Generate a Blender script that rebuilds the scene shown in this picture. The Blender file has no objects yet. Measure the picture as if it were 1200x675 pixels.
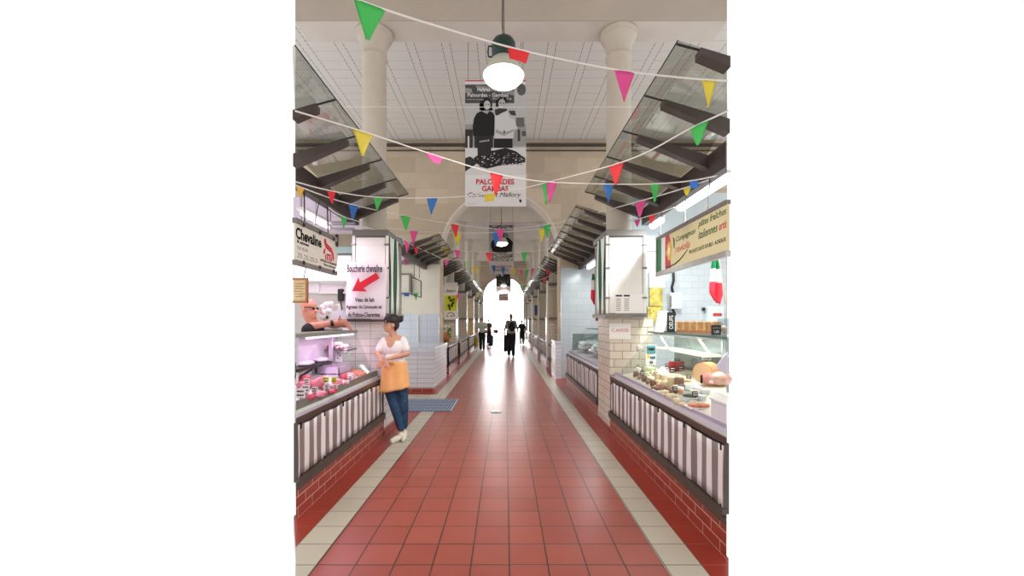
import bpy, bmesh, math, random
from mathutils import Vector, Matrix, noise
random.seed(7)
C = bpy.context.scene.collection
PI = math.pi
F, CX, CY, H = 482.0, 592.2, 375.5, 1.62          # focal length, vanishing point (1200x675 frame), eye height

def at(x, y, Y):                                  # a point of the photograph at depth Y, in metres
    return Vector(((x - CX) * Y / F, Y, H - (y - CY) * Y / F))
def LX(Y): return -0.5108 * Y                     # how far the market is modelled to the left / right at depth Y
def RX(Y): return 0.539 * Y

# ------------------------------------------------------------------ materials
def lin(c):
    def f(v):
        v /= 255.0
        return v / 12.92 if v <= 0.04045 else ((v + 0.055) / 1.055) ** 2.4
    return (f(c[0]), f(c[1]), f(c[2]), 1.0)
MATS = {}
def nt(m):
    return m.node_tree.nodes, m.node_tree.links
def mat(name, col, rough=0.55, metal=0.0, var=0.0, scale=6.0, bump=0.0, emit=0.0, coat=0.0, sub=0.0):
    if name in MATS: return MATS[name]
    m = bpy.data.materials.new(name); m.use_nodes = True
    N, L = nt(m); b = N['Principled BSDF']
    b.inputs['Base Color'].default_value = lin(col)
    b.inputs['Roughness'].default_value = rough
    b.inputs['Metallic'].default_value = metal
    b.inputs['Coat Weight'].default_value = coat
    b.inputs['Coat Roughness'].default_value = 0.1
    if sub: b.inputs['Subsurface Weight'].default_value = sub; b.inputs['Subsurface Scale'].default_value = 0.01
    if emit:
        b.inputs['Emission Color'].default_value = lin(col); b.inputs['Emission Strength'].default_value = emit
    if var or bump:
        g = N.new('ShaderNodeTexCoord'); n = N.new('ShaderNodeTexNoise')
        n.inputs['Scale'].default_value = scale; n.inputs['Detail'].default_value = 5
        L.new(g.outputs['Object'], n.inputs['Vector'])
        if var:
            r = N.new('ShaderNodeValToRGB')
            c0 = [max(0, v * (1 - var)) for v in col]; c1 = [min(255, v * (1 + var * .6)) for v in col]
            r.color_ramp.elements[0].color = lin(c0); r.color_ramp.elements[0].position = .3
            r.color_ramp.elements[1].color = lin(c1); r.color_ramp.elements[1].position = .7
            L.new(n.outputs['Fac'], r.inputs['Fac']); L.new(r.outputs['Color'], b.inputs['Base Color'])
        if bump:
            bp = N.new('ShaderNodeBump'); bp.inputs['Strength'].default_value = bump; bp.inputs['Distance'].default_value = .01
            L.new(n.outputs['Fac'], bp.inputs['Height']); L.new(bp.outputs['Normal'], b.inputs['Normal'])
    MATS[name] = m
    return m

def boxuv(N, L, u0=0, v0=0):
    """world-aligned tile coordinates: u,v run in the plane of whichever way the face looks"""
    g = N.new('ShaderNodeNewGeometry')
    p = N.new('ShaderNodeSeparateXYZ'); L.new(g.outputs['Position'], p.inputs[0])
    n = N.new('ShaderNodeSeparateXYZ'); L.new(g.outputs['True Normal'], n.inputs[0])
    def mth(op, a, b=None):
        k = N.new('ShaderNodeMath'); k.operation = op
        for i, v in enumerate((a, b)):
            if v is None: continue
            if isinstance(v, (int, float)): k.inputs[i].default_value = v
            else: L.new(v, k.inputs[i])
        return k.outputs[0]
    ax = mth('GREATER_THAN', mth('ABSOLUTE', n.outputs[0]), .6)
    az = mth('GREATER_THAN', mth('ABSOLUTE', n.outputs[2]), .6)
    def mix(f, a, b):
        return mth('ADD', mth('MULTIPLY', f, b), mth('MULTIPLY', mth('SUBTRACT', 1.0, f), a))
    u = mix(ax, p.outputs[0], p.outputs[1]); v = mix(az, p.outputs[2], p.outputs[1])
    c = N.new('ShaderNodeCombineXYZ')
    L.new(mth('SUBTRACT', u, u0), c.inputs[0]); L.new(mth('SUBTRACT', v, v0), c.inputs[1])
    return c.outputs[0]

def tile(name, c1, c2, grout, w, h, g=.004, off=0.0, rough=.25, u0=0, v0=0, bump=.5, freq=2, dirt=.06, coat=0.0):
    if name in MATS: return MATS[name]
    m = bpy.data.materials.new(name); m.use_nodes = True
    N, L = nt(m); b = N['Principled BSDF']; b.inputs['Roughness'].default_value = rough
    b.inputs['Coat Weight'].default_value = coat
    uv = boxuv(N, L, u0, v0)
    t = N.new('ShaderNodeTexBrick'); L.new(uv, t.inputs['Vector'])
    t.offset = off; t.offset_frequency = freq; t.squash = 1
    t.inputs['Color1'].default_value = lin(c1); t.inputs['Color2'].default_value = lin(c2); t.inputs['Mortar'].default_value = lin(grout)
    t.inputs['Scale'].default_value = 1; t.inputs['Mortar Size'].default_value = g; t.inputs['Mortar Smooth'].default_value = .2
    t.inputs['Bias'].default_value = 0; t.inputs['Brick Width'].default_value = w; t.inputs['Row Height'].default_value = h
    n = N.new('ShaderNodeTexNoise'); n.inputs['Scale'].default_value = 3; n.inputs['Detail'].default_value = 6
    gg = N.new('ShaderNodeNewGeometry'); L.new(gg.outputs['Position'], n.inputs['Vector'])
    r = N.new('ShaderNodeMapRange'); r.inputs['To Min'].default_value = 1 - dirt; r.inputs['To Max'].default_value = 1 + dirt
    L.new(n.outputs['Fac'], r.inputs['Value'])
    mx = N.new('ShaderNodeMix'); mx.data_type = 'RGBA'; mx.blend_type = 'MULTIPLY'; mx.inputs['Factor'].default_value = 1
    L.new(t.outputs['Color'], mx.inputs['A']); L.new(r.outputs[0], mx.inputs['B'])
    L.new(mx.outputs['Result'], b.inputs['Base Color'])
    bp = N.new('ShaderNodeBump'); bp.invert = True; bp.inputs['Strength'].default_value = bump; bp.inputs['Distance'].default_value = .004
    L.new(t.outputs['Fac'], bp.inputs['Height']); L.new(bp.outputs['Normal'], b.inputs['Normal'])
    MATS[name] = m
    return m

def stripes(name, ca, cb, axis, pitch, duty=.5, phase=0.0, wob=.0, rough=.7):
    """vertical printed stripes running along a world axis"""
    if name in MATS: return MATS[name]
    m = bpy.data.materials.new(name); m.use_nodes = True
    N, L = nt(m); b = N['Principled BSDF']; b.inputs['Roughness'].default_value = rough
    g = N.new('ShaderNodeNewGeometry'); p = N.new('ShaderNodeSeparateXYZ'); L.new(g.outputs['Position'], p.inputs[0])
    def mth(op, a, bb=None):
        k = N.new('ShaderNodeMath'); k.operation = op
        for i, v in enumerate((a, bb)):
            if v is None: continue
            if isinstance(v, (int, float)): k.inputs[i].default_value = v
            else: L.new(v, k.inputs[i])
        return k.outputs[0]
    s = p.outputs[axis]
    if wob:
        n = N.new('ShaderNodeTexNoise'); n.inputs['Scale'].default_value = 3.5; L.new(g.outputs['Position'], n.inputs['Vector'])
        s = mth('ADD', s, mth('MULTIPLY', mth('SUBTRACT', n.outputs['Fac'], .5), wob))
    f = mth('FRACT', mth('DIVIDE', mth('SUBTRACT', s, phase), pitch))
    f = mth('LESS_THAN', f, duty)
    mx = N.new('ShaderNodeMix'); mx.data_type = 'RGBA'
    mx.inputs['A'].default_value = lin(cb); mx.inputs['B'].default_value = lin(ca)
    L.new(f, mx.inputs['Factor']); L.new(mx.outputs['Result'], b.inputs['Base Color'])
    MATS[name] = m
    return m

def glass(name, tint=(225, 232, 230), refl=.08, k=None):
    if name in MATS: return MATS[name]
    m = bpy.data.materials.new(name); m.use_nodes = True
    N, L = nt(m); N.remove(N['Principled BSDF']); o = N['Material Output']
    t = N.new('ShaderNodeBsdfTransparent'); t.inputs[0].default_value = lin(tint)
    g = N.new('ShaderNodeBsdfGlossy'); g.inputs['Roughness'].default_value = .03
    fr = N.new('ShaderNodeLayerWeight'); pw = N.new('ShaderNodeMath'); pw.operation = 'POWER'; pw.inputs[1].default_value = 3.5
    ma = N.new('ShaderNodeMath'); ma.operation = 'MULTIPLY_ADD'; ma.inputs[1].default_value = k if k is not None else (.45 if refl > .05 else .22); ma.inputs[2].default_value = refl * .3; ma.use_clamp = True
    L.new(fr.outputs['Facing'], pw.inputs[0]); L.new(pw.outputs[0], ma.inputs[0])
    mx = N.new('ShaderNodeMixShader')
    L.new(ma.outputs[0], mx.inputs[0]); L.new(t.outputs[0], mx.inputs[1]); L.new(g.outputs[0], mx.inputs[2]); L.new(mx.outputs[0], o.inputs[0])
    MATS[name] = m
    return m

def emis(name, col, s):
    if name in MATS: return MATS[name]
    m = bpy.data.materials.new(name); m.use_nodes = True
    N, L = nt(m); N.remove(N['Principled BSDF'])
    e = N.new('ShaderNodeEmission'); e.inputs[0].default_value = lin(col); e.inputs[1].default_value = s
    L.new(e.outputs[0], N['Material Output'].inputs[0])
    MATS[name] = m
    return m

# ------------------------------------------------------------------ mesh building
class MB:
    def __init__(s): s.b = bmesh.new()
    def _xf(s, vs, loc=None, rot=None, sc=None):
        M = Matrix.Identity(4)
        if loc is not None: M = Matrix.Translation(loc)
        if rot is not None:
            from mathutils import Euler
            M = M @ Euler(rot).to_matrix().to_4x4()
        if sc is not None: M = M @ Matrix.Diagonal((*sc, 1))
        bmesh.ops.transform(s.b, matrix=M, verts=vs)
    def box(s, x0, x1, y0, y1, z0, z1, bev=0.0, rot=None):
        c = Vector(((x0 + x1) / 2, (y0 + y1) / 2, (z0 + z1) / 2)); d = (abs(x1 - x0), abs(y1 - y0), abs(z1 - z0))
        r = bmesh.ops.create_cube(s.b, size=1)
        vs = r['verts']
        bmesh.ops.transform(s.b, matrix=Matrix.Diagonal((*d, 1)), verts=vs)
        if bev:
            es = list({e for v in vs for e in v.link_edges})
            q = bmesh.ops.bevel(s.b, geom=es, offset=min(bev, min(d) * .45), segments=2, affect='EDGES', profile=.5)
            vs = list(set(q['verts']) | {v for v in vs if v.is_valid})
        s._xf(vs, c, rot)
        return s
    def prism(s, pts, d):
        """closed polygon (3D points) pushed along vector d"""
        d = Vector(d)
        a = [s.b.verts.new(p) for p in pts]; b = [s.b.verts.new(Vector(p) + d) for p in pts]
        n = len(pts)
        fs = [s.b.faces.new(a), s.b.faces.new(b[::-1])]
        for i in range(n):
            fs.append(s.b.faces.new((a[i], b[i], b[(i + 1) % n], a[(i + 1) % n])))
        bmesh.ops.recalc_face_normals(s.b, faces=fs)
        return s
    def tube(s, pts, r, n=8, cap=True):
        pts = [Vector(p) for p in pts]; rs = r if isinstance(r, (list, tuple)) else [r] * len(pts)
        rings = []; up = None
        for i, p in enumerate(pts):
            t = (pts[min(i + 1, len(pts) - 1)] - pts[max(i - 1, 0)]).normalized()
            if up is None:
                up = Vector((0, 0, 1)) if abs(t.z) < .9 else Vector((1, 0, 0))
            a = t.cross(up).normalized(); b = a.cross(t).normalized(); up = b
            rings.append([s.b.verts.new(p + (a * math.cos(k * 2 * PI / n) + b * math.sin(k * 2 * PI / n)) * rs[i]) for k in range(n)])
        for i in range(len(rings) - 1):
            for k in range(n):
                f = s.b.faces.new((rings[i][k], rings[i][(k + 1) % n], rings[i + 1][(k + 1) % n], rings[i + 1][k])); f.smooth = n > 5
        if cap:
            s.b.faces.new(rings[0][::-1]); s.b.faces.new(rings[-1])
        return s
    def lathe(s, prof, c=(0, 0, 0), n=24, cap=True, smooth=True):
        rings = []
        for (r, z) in prof:
            rings.append([s.b.verts.new((c[0] + r * math.cos(k * 2 * PI / n), c[1] + r * math.sin(k * 2 * PI / n), c[2] + z)) for k in range(n)])
        fs = []
        for i in range(len(rings) - 1):
            for k in range(n):
                f = s.b.faces.new((rings[i][k], rings[i][(k + 1) % n], rings[i + 1][(k + 1) % n], rings[i + 1][k])); f.smooth = smooth; fs.append(f)
        if cap:
            fs.append(s.b.faces.new(rings[0][::-1])); fs.append(s.b.faces.new(rings[-1]))
        bmesh.ops.recalc_face_normals(s.b, faces=fs)
        return s
    def ball(s, c, r, seg=14, rot=None):
        r = r if isinstance(r, (tuple, list)) else (r, r, r)
        q = bmesh.ops.create_uvsphere(s.b, u_segments=seg, v_segments=max(6, seg * 2 // 3), radius=1)
        s._xf(q['verts'], c, rot, r)
        for v in q['verts']:
            for f in v.link_faces: f.smooth = True
        return s
    def lump(s, c, r, seed=0, amp=.18, fr=1.6, sub=3, rot=None):
        q = bmesh.ops.create_icosphere(s.b, subdivisions=sub, radius=1)
        for v in q['verts']:
            k = noise.noise(v.co * fr + Vector((seed * 3.7, seed * 1.3, 0)))
            v.co *= 1 + amp * k
        s._xf(q['verts'], c, rot, r)
        for v in q['verts']:
            for f in v.link_faces: f.smooth = True
        return s
    def sheet(s, fn, nu, nv, th=.002, d=None):
        """grid fn(u,v)->point, made solid by thickness th"""
        g = [[Vector(fn(i / nu, j / nv)) for j in range(nv + 1)] for i in range(nu + 1)]
        nrm = Vector(d) if d is not None else (g[1][0] - g[0][0]).cross(g[0][1] - g[0][0]).normalized()
        A = [[s.b.verts.new(p) for p in row] for row in g]
        B = [[s.b.verts.new(p + nrm * th) for p in row] for row in g]
        fs = []
        for i in range(nu):
            for j in range(nv):
                fs.append(s.b.faces.new((A[i][j], A[i + 1][j], A[i + 1][j + 1], A[i][j + 1])))
                fs.append(s.b.faces.new((B[i][j], B[i][j + 1], B[i + 1][j + 1], B[i + 1][j])))
        per = [(i, 0) for i in range(nu)] + [(nu, j) for j in range(nv)] + [(i, nv) for i in range(nu, 0, -1)] + [(0, j) for j in range(nv, 0, -1)]
        for a, b in zip(per, per[1:] + per[:1]):
            fs.append(s.b.faces.new((A[a[0]][a[1]], A[b[0]][b[1]], B[b[0]][b[1]], B[a[0]][a[1]])))
        bmesh.ops.recalc_face_normals(s.b, faces=fs)
        for f in fs: f.smooth = True
        return s
    def build(s, name, m, parent=None, **kw):
        me = bpy.data.meshes.new(name)
        if parent is not None:
            off = wloc(parent)
        else:
            vs = s.b.verts
            off = Vector(((min(v.co.x for v in vs) + max(v.co.x for v in vs)) / 2, (min(v.co.y for v in vs) + max(v.co.y for v in vs)) / 2, min(v.co.z for v in vs)))
        bmesh.ops.translate(s.b, verts=s.b.verts, vec=-off)
        s.b.to_mesh(me); s.b.free()
        o = bpy.data.objects.new(name, me); C.objects.link(o)
        ms = m if isinstance(m, (list, tuple)) else [m]
        for k in ms: me.materials.append(k)
        if parent is not None: o.parent = parent
        else: o.location = off
        if kw: tag(o, **kw)
        return o

def wloc(o):
    v = Vector(o.location)
    while o.parent is not None:
        o = o.parent; v = v + Vector(o.location)
    return v
def tag(o, label=None, cat=None, group=None, kind=None):
    if label: o['label'] = label
    if cat: o['category'] = cat
    if group: o['group'] = group
    if kind: o['kind'] = kind
    return o
def thing(name, label, cat, loc=(0, 0, 0), group=None):
    o = bpy.data.objects.new(name, None); C.objects.link(o); o.location = loc; o.empty_display_size = .1
    return tag(o, label, cat, group)
def struct(mb, name, m):
    o = mb.build(name, m); o['kind'] = 'structure'; return o
def copy_tree(o, loc, label=None, parent=None):
    c = o.copy(); C.objects.link(c)
    if parent is not None: c.parent = parent
    else: c.location = loc
    if label: c['label'] = label
    for ch in list(o.children): copy_tree(ch, None, None, c)
    return c

FRONT, RIGHTWARD, LEFTWARD = (PI / 2, 0, 0), (PI / 2, 0, PI / 2), (PI / 2, 0, -PI / 2)
def lettering(s, c, w, h, m, parent, rot=FRONT, name='lettering', shear=0.0, ext=.0015, bold=0.0, spin=0.0):
    """raised lettering: string s centred at c, fitted to w x h, facing the way rot says"""
    cu = bpy.data.curves.new(name, 'FONT'); cu.body = s; cu.shear = shear; cu.extrude = .02; cu.offset = bold; cu.resolution_u = 3
    t = bpy.data.objects.new(name, cu); C.objects.link(t)
    bpy.context.view_layer.update()
    dg = bpy.context.evaluated_depsgraph_get()
    me = bpy.data.meshes.new_from_object(t.evaluated_get(dg))
    bpy.data.objects.remove(t); bpy.data.curves.remove(cu)
    vs = me.vertices
    x0, x1 = min(v.co.x for v in vs), max(v.co.x for v in vs); y0, y1 = min(v.co.y for v in vs), max(v.co.y for v in vs)
    from mathutils import Euler
    R = Euler(rot).to_matrix() @ Matrix.Rotation(spin, 3, 'Z')
    off = wloc(parent)
    for v in vs:
        p = Vector(((v.co.x - (x0 + x1) / 2) * w / (x1 - x0), (v.co.y - (y0 + y1) / 2) * h / (y1 - y0), ext * (1 if v.co.z > 0 else 0)))
        v.co = R @ p + Vector(c) - off
    me.materials.clear(); me.materials.append(m)
    o = bpy.data.objects.new(name, me); C.objects.link(o); o.parent = parent
    return o

def blob(name, m, parent, parts, voxel=.008, smooth=4, **kw):
    """one continuous skin over overlapping limbs: ('c',p,q,r0,r1) tapered limb, ('e',centre,(rx,ry,rz),rot) swelling"""
    b = MB()
    for p in parts:
        if p[0] == 'c':
            a, z, r0, r1 = Vector(p[1]), Vector(p[2]), p[3], p[4]
            b.tube([a, a.lerp(z, .5), z], [r0, (r0 + r1) / 2, r1], 12); b.ball(a, r0, 12); b.ball(z, r1, 12)
        else:
            b.ball(p[1], p[2], 16, p[3] if len(p) > 3 else None)
    o = b.build(name, m, parent)
    md = o.modifiers.new('r', 'REMESH'); md.mode = 'VOXEL'; md.voxel_size = voxel; md.use_smooth_shade = True
    if smooth:
        sm = o.modifiers.new('s', 'SMOOTH'); sm.iterations = smooth; sm.factor = .5
    bpy.context.view_layer.update()
    me = bpy.data.meshes.new_from_object(o.evaluated_get(bpy.context.evaluated_depsgraph_get()))
    o.modifiers.clear(); o.data = me
    me.materials.clear(); me.materials.append(m)
    for f in me.polygons: f.use_smooth = True
    if kw: tag(o, **kw)
    return o
WORLD, STREET, EXPO, REAR_FILL = 1.02, 22.0, 0.12, 13
# ------------------------------------------------------------------ palette
T = 0.2548
M_red = tile('red_floor_tile', (168, 86, 72), (158, 77, 65), (78, 50, 44), T, T, .0055, 0, .31, .027, 2.7255 % T, .6, dirt=.10)
M_redside = tile('red_border_tile', (158, 58, 44), (150, 54, 42), (150, 96, 84), .30, T, .003, 0, .30, .0, 2.7255 % T, .4)
M_white = tile('pale_border_tile', (196, 188, 172), (188, 180, 164), (96, 86, 78), .245, T, .004, 0, .34, 1.055, 2.7255 % T, .5)
M_white_l = tile('pale_border_tile_left', (196, 188, 172), (188, 180, 164), (96, 86, 78), .245, T, .004, 0, .34, -1.498, 2.7255 % T, .5)
M_plinth = tile('red_brick_tile', (160, 64, 50), (150, 58, 46), (216, 180, 166), .25, .088, .004, .5, .3, 0, 0, .4)
M_wtile = tile('white_wall_tile', (232, 228, 226), (226, 222, 220), (150, 142, 138), .21, .105, .003, 0, .18, 0, .0, .5)
M_beige = tile('beige_pier_tile', (226, 216, 202), (218, 207, 192), (128, 112, 98), .24, .115, .004, .5, .2, 0, .03, .5)
M_bluep = tile('pale_blue_small_tile', (206, 214, 218), (200, 209, 214), (176, 184, 188), .21, .105, .0025, .5, .2, 0, .05, .3)
M_blue = tile('blue_grey_tile', (196, 204, 206), (190, 199, 202), (158, 166, 168), .40, .20, .003, .5, .2, 0, .05, .4)
M_big = tile('large_white_tile', (220, 226, 236), (214, 221, 232), (168, 172, 182), .46, .23, .003, 0, .18, .1, 0, .4)
M_stone = tile('limestone', (208, 192, 168), (182, 166, 144), (190, 174, 152), .92, .44, .005, .5, .8, .2, .1, .5, dirt=.10)
M_plaster = mat('cream_plaster', (226, 218, 204), .8, var=.05, scale=2)
M_col = mat('painted_stone', (202, 192, 178), .75, var=.03, scale=3, bump=.08)
M_beam = mat('beam_plaster', (216, 208, 198), .8, var=.04, scale=1.5)
M_cream = mat('cream_wall', (236, 232, 216), .7, var=.03, scale=2)
M_dark = mat('bronze_steel', (86, 77, 72), .42, .35, var=.08, scale=8)
M_rail = mat('brown_rail', (92, 74, 68), .4, .3)
M_steel = mat('brushed_steel', (190, 188, 186), .32, .7, var=.05, scale=20)
M_grey = mat('grey_frame', (128, 124, 120), .45, .3)
M_black = mat('black_plastic', (22, 22, 24), .45)
M_wpaint = mat('white_panel', (238, 236, 232), .5, var=.02, scale=3)
M_paper = mat('white_paper', (244, 242, 240), .7)
M_string = mat('white_tape', (238, 236, 230), .6)
M_pbox = mat('box_panel_warm', (232, 228, 220), .5, var=.03, scale=2)

def planks():
    m = bpy.data.materials.new('ceiling_boards'); m.use_nodes = True
    N, L = nt(m); b = N['Principled BSDF']; b.inputs['Roughness'].default_value = .6
    g = N.new('ShaderNodeNewGeometry'); p = N.new('ShaderNodeSeparateXYZ'); L.new(g.outputs['Position'], p.inputs[0])
    def k(op, a, bb=None):
        q = N.new('ShaderNodeMath'); q.operation = op
        for i, v in enumerate((a, bb)):
            if v is None: continue
            if isinstance(v, (int, float)): q.inputs[i].default_value = v
            else: L.new(v, q.inputs[i])
        return q.outputs[0]
    u = k('MULTIPLY', k('FRACT', k('DIVIDE', k('ADD', p.outputs[0], 40.13), .66)), .66)
    y = p.outputs[1]
    l1 = k('LESS_THAN', u, .012); l2 = k('LESS_THAN', k('ABSOLUTE', k('SUBTRACT', u, .16)), .006)
    dash = k('GREATER_THAN', k('FRACT', k('DIVIDE', y, .11)), .22)
    ln = k('MULTIPLY', k('MAXIMUM', l1, l2), dash)
    cr = k('MULTIPLY', k('LESS_THAN', k('FRACT', k('DIVIDE', y, .29)), .035), k('GREATER_THAN', u, .16))
    n = N.new('ShaderNodeTexNoise'); n.inputs['Scale'].default_value = 1.3; L.new(g.outputs['Position'], n.inputs['Vector'])
    cr = k('MULTIPLY', cr, k('MULTIPLY', n.outputs['Fac'], .8))
    f = k('MINIMUM', k('ADD', k('MULTIPLY', ln, .85), cr), 1.0)
    mx = N.new('ShaderNodeMix'); mx.data_type = 'RGBA'
    mx.inputs['A'].default_value = lin((220, 217, 212)); mx.inputs['B'].default_value = lin((64, 58, 54))
    L.new(f, mx.inputs['Factor']); L.new(mx.outputs['Result'], b.inputs['Base Color'])
    return m
M_ceil = planks()

# ------------------------------------------------------------------ floor
Y1 = 47.0
def slab(pts, z0, z1): return MB().prism([(x, y, z0) for x, y in pts], (0, 0, z1 - z0))
struct(slab([(-1.253, 2.45), (1.046, 2.1), (1.046, Y1), (-1.253, Y1)], -.12, 0), 'floor', M_red)
struct(slab([(-1.498, 2.94), (-1.253, 2.45), (-1.253, 8.44), (-1.498, 8.44)], -.12, 0), 'trim_1', M_white_l)
struct(slab([(-1.498, 9.0), (-1.253, 9.0), (-1.253, Y1), (-1.498, Y1)], -.12, 0), 'trim_2', M_white_l)
struct(slab([(-2.6, 8.44), (-1.253, 8.44), (-1.253, 9.0), (-2.6, 9.0)], -.12, 0), 'trim_3', M_white)
struct(slab([(1.046, 2.1), (1.301, 2.4), (1.301, Y1), (1.046, Y1)], -.12, 0), 'trim_4', M_white)
struct(slab([(-1.75, 3.40), (-1.498, 2.94), (-1.498, 8.44), (-2.6, 8.44), (-2.6, 6.4), (-1.75, 6.4)], -.12, 0), 'floor.001', M_redside)
struct(slab([(-2.6, 9.0), (-1.498, 9.0), (-1.498, Y1), (-4.4, Y1), (-4.4, 11.0), (-2.6, 11.0)], -.12, 0), 'floor.002', M_redside)
struct(slab([(1.301, 2.4), (1.52, 2.80), (1.9, 6.2), (2.9, 6.2), (4.2, 11.5), (4.2, Y1), (1.301, Y1)], -.12, 0), 'floor.003', M_redside)

# ------------------------------------------------------------------ ceiling, beams, arch walls, columns
ZC, ZB = 6.75, 6.09
# the bay the viewer stands in
struct(MB().box(-5.2, 5.2, -7.0, 6.15, ZC, ZC + .12), 'ceiling.001', mat('ceiling_plain', (214, 208, 200), .7))
struct(MB().box(-1.75, 1.55, -7.0, 2.08, -.12, 0), 'floor.004', M_red)
struct(MB().box(-5.2, -1.9, -7.3, -7.0, 0, ZC), 'wall_back', M_stone); struct(MB().box(1.7, 5.2, -7.3, -7.0, 0, ZC), 'wall_back.001', M_stone); struct(MB().box(-1.9, 1.7, -7.3, -7.0, 4.2, ZC), 'wall_back.002', M_stone)
struct(slab([(LX(6.5), 6.5), (RX(6.5), 6.5), (RX(11.8), 11.8), (4.6, 12.2), (4.6, Y1), (-4.8, Y1), (-4.8, 12.2), (LX(11.8), 11.8)], ZC, ZC + .12), 'ceiling', M_ceil)
struct(MB().box(LX(6.15), RX(6.15), 6.15, 6.60, ZB, ZC + .12), 'beam', M_beam)
COLS = [14.9, 18.8, 22.9, 27.0, 31.0]
struct(MB().box(LX(6.13), RX(6.13), 6.135, 6.15, ZB, ZC + .12), 'beam_shade_face', mat('beam_face_shaded', (186, 175, 163), .8, var=.03, scale=1.2))  # added slab: backlit shade of the beam front put into its colour
for y in COLS + [38.5, 42.5]:
    struct(MB().box(-4.6, 4.4, y - .22, y + .22, ZB, ZC), 'beam', M_beam)

def archwall(y0, y1, x0, x1, cx=-.15, r=1.70, cz=3.6):
    pts = [(x0, y0, 0), (cx - r, y0, 0)] + [(cx - r * math.cos(PI * k / 40), y0, cz + r * math.sin(PI * k / 40)) for k in range(41)] + [(cx + r, y0, 0), (x1, y0, 0), (x1, y0, ZC), (x0, y0, ZC)]
    return MB().prism(pts, (0, y1 - y0, 0))
struct(archwall(11.7, 12.3, LX(11.7), RX(11.7)), 'wall_arch', M_stone)
struct(archwall(34.8, 35.4, -4.7, 4.5), 'wall_far_arch', M_stone)
# smooth plastered ring around the arch and the dark cable tray along the top of the wall
def ring(y0, y1, r0, r1, cx=-.15, cz=3.6):
    a = [(cx - r0 * math.cos(PI * k / 40), y0, cz + r0 * math.sin(PI * k / 40)) for k in range(41)]
    b = [(cx - r1 * math.cos(PI * k / 40), y0, cz + r1 * math.sin(PI * k / 40)) for k in range(41)]
    return MB().prism(a + b[::-1], (0, y1 - y0, 0))
struct(ring(11.69, 12.29, 1.70, 1.665), 'trim_5', M_plaster)
struct(MB().box(LX(11.6), RX(11.6), 11.60, 11.70, 6.56, 6.62), 'trim_6', M_dark)
struct(MB().box(LX(11.6), RX(11.6), 11.66, 11.70, 6.43, 6.455), 'trim_7', M_dark)
# side walls of the hall behind the stalls
wn_ = 0
for x0, x1, nm in ((-4.8, -4.6, 'wall_left'), (4.4, 4.6, 'wall_right')):
    struct(MB().box(x0, x1, 12.3, 32.0, 0, 3.2), nm, M_plaster)
    struct(MB().box(x0, x1, 12.3, 32.0, 6.2, ZC), nm + '.001', M_plaster)
    struct(MB().box(x0, x1, 32.0, Y1, 0, ZC), nm + '.002', M_plaster)
    ys = [12.3, 14.7, 18.6, 22.7, 26.8, 30.8]
    for k, y in enumerate(ys):                       # tall unseen clerestory windows, added to let light into the rear hall
        struct(MB().box(x0, x1, y, y + .45, 3.2, 6.2), 'wall_post', M_plaster)
        ye = ys[k + 1] if k + 1 < len(ys) else 32.0
        wn_ += 1
        f = thing('window_%d' % wn_, None, None, ((x0 + x1) / 2, y, 3.2)); f['kind'] = 'structure'
        xm = (x0 + x1) / 2
        for z in (3.22, 4.7, 6.18): MB().box(xm - .03, xm + .03, y + .45, ye, z - .025, z + .025).build('glazing_bar', M_grey, f)
        MB().box(xm - .03, xm + .03, (y + .45 + ye) / 2 - .025, (y + .45 + ye) / 2 + .025, 3.2, 6.2).build('glazing_bar', M_grey, f)
        MB().box(xm - .004, xm + .004, y + .45, ye, 3.2, 6.2).build('pane', glass('window_glass', (250, 252, 252), .02), f)
        ld = bpy.data.lights.new('window_daylight', 'AREA'); ld.shape = 'RECTANGLE'; ld.size = 2.8; ld.size_y = ye - y - .6; ld.energy = REAR_FILL; ld.color = (1, .98, .95)  # area lamp added in each opening to brighten the rear hall
        lo = bpy.data.objects.new('window_daylight', ld); C.objects.link(lo); lo.parent = f
        sgn = -1 if x0 < 0 else 1
        lo.location = (-sgn * .12, (y + .45 + ye) / 2 - y, 1.5); lo.rotation_euler = (0, sgn * PI / 2, 0)
# end of the hall: an open doorway to the street
struct(MB().box(-4.6, -2.7, 46.5, 46.9, 0, ZC), 'wall_end', M_plaster)
struct(MB().box(2.5, 4.4, 46.5, 46.9, 0, ZC), 'wall_end.001', M_plaster)
f = thing('door_1', None, None, (-.15, 46.6, 0)); del_ = f; f['kind'] = 'structure'
for x in (-2.66, -.89, .58, 2.46):
    MB().box(x - .08, x + .08, 46.55, 46.65, 0, ZC).build('frame_post', M_grey, f)
MB().box(-2.7, 2.5, 46.55, 46.65, 3.27, 3.37).build('transom', M_grey, f)

def column(x, y, z0, r=.182):
    b = MB().lathe([(r * 1.02, z0), (r * 1.02, z0 + .05), (r * 1.01, 4.2), (r * .98, 5.63), (r * .98, 5.66), (r * 1.06, 5.67), (r * 1.09, 5.69), (r * 1.06, 5.71), (r * .99, 5.72),
                    (r * .99, 5.78), (r * 1.04, 5.84), (r * 1.14, 5.90), (r * 1.29, 5.95), (r * 1.42, 5.985), (r * 1.46, 6.0), (r * 1.43, 6.012), (r * 1.50, 6.02), (r * 1.53, 6.05), (r * 1.50, ZB), (0.01, ZB)], (x, y, 0), 36)
    o = struct(b, 'column', M_col)
    return o
column(-2.035, 6.40, 2.90); column(1.763, 6.40, 2.90, .187)
for y in COLS:
    column(-2.035, y, 2.95, .175); column(1.763, y, 2.95, .175)

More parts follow.
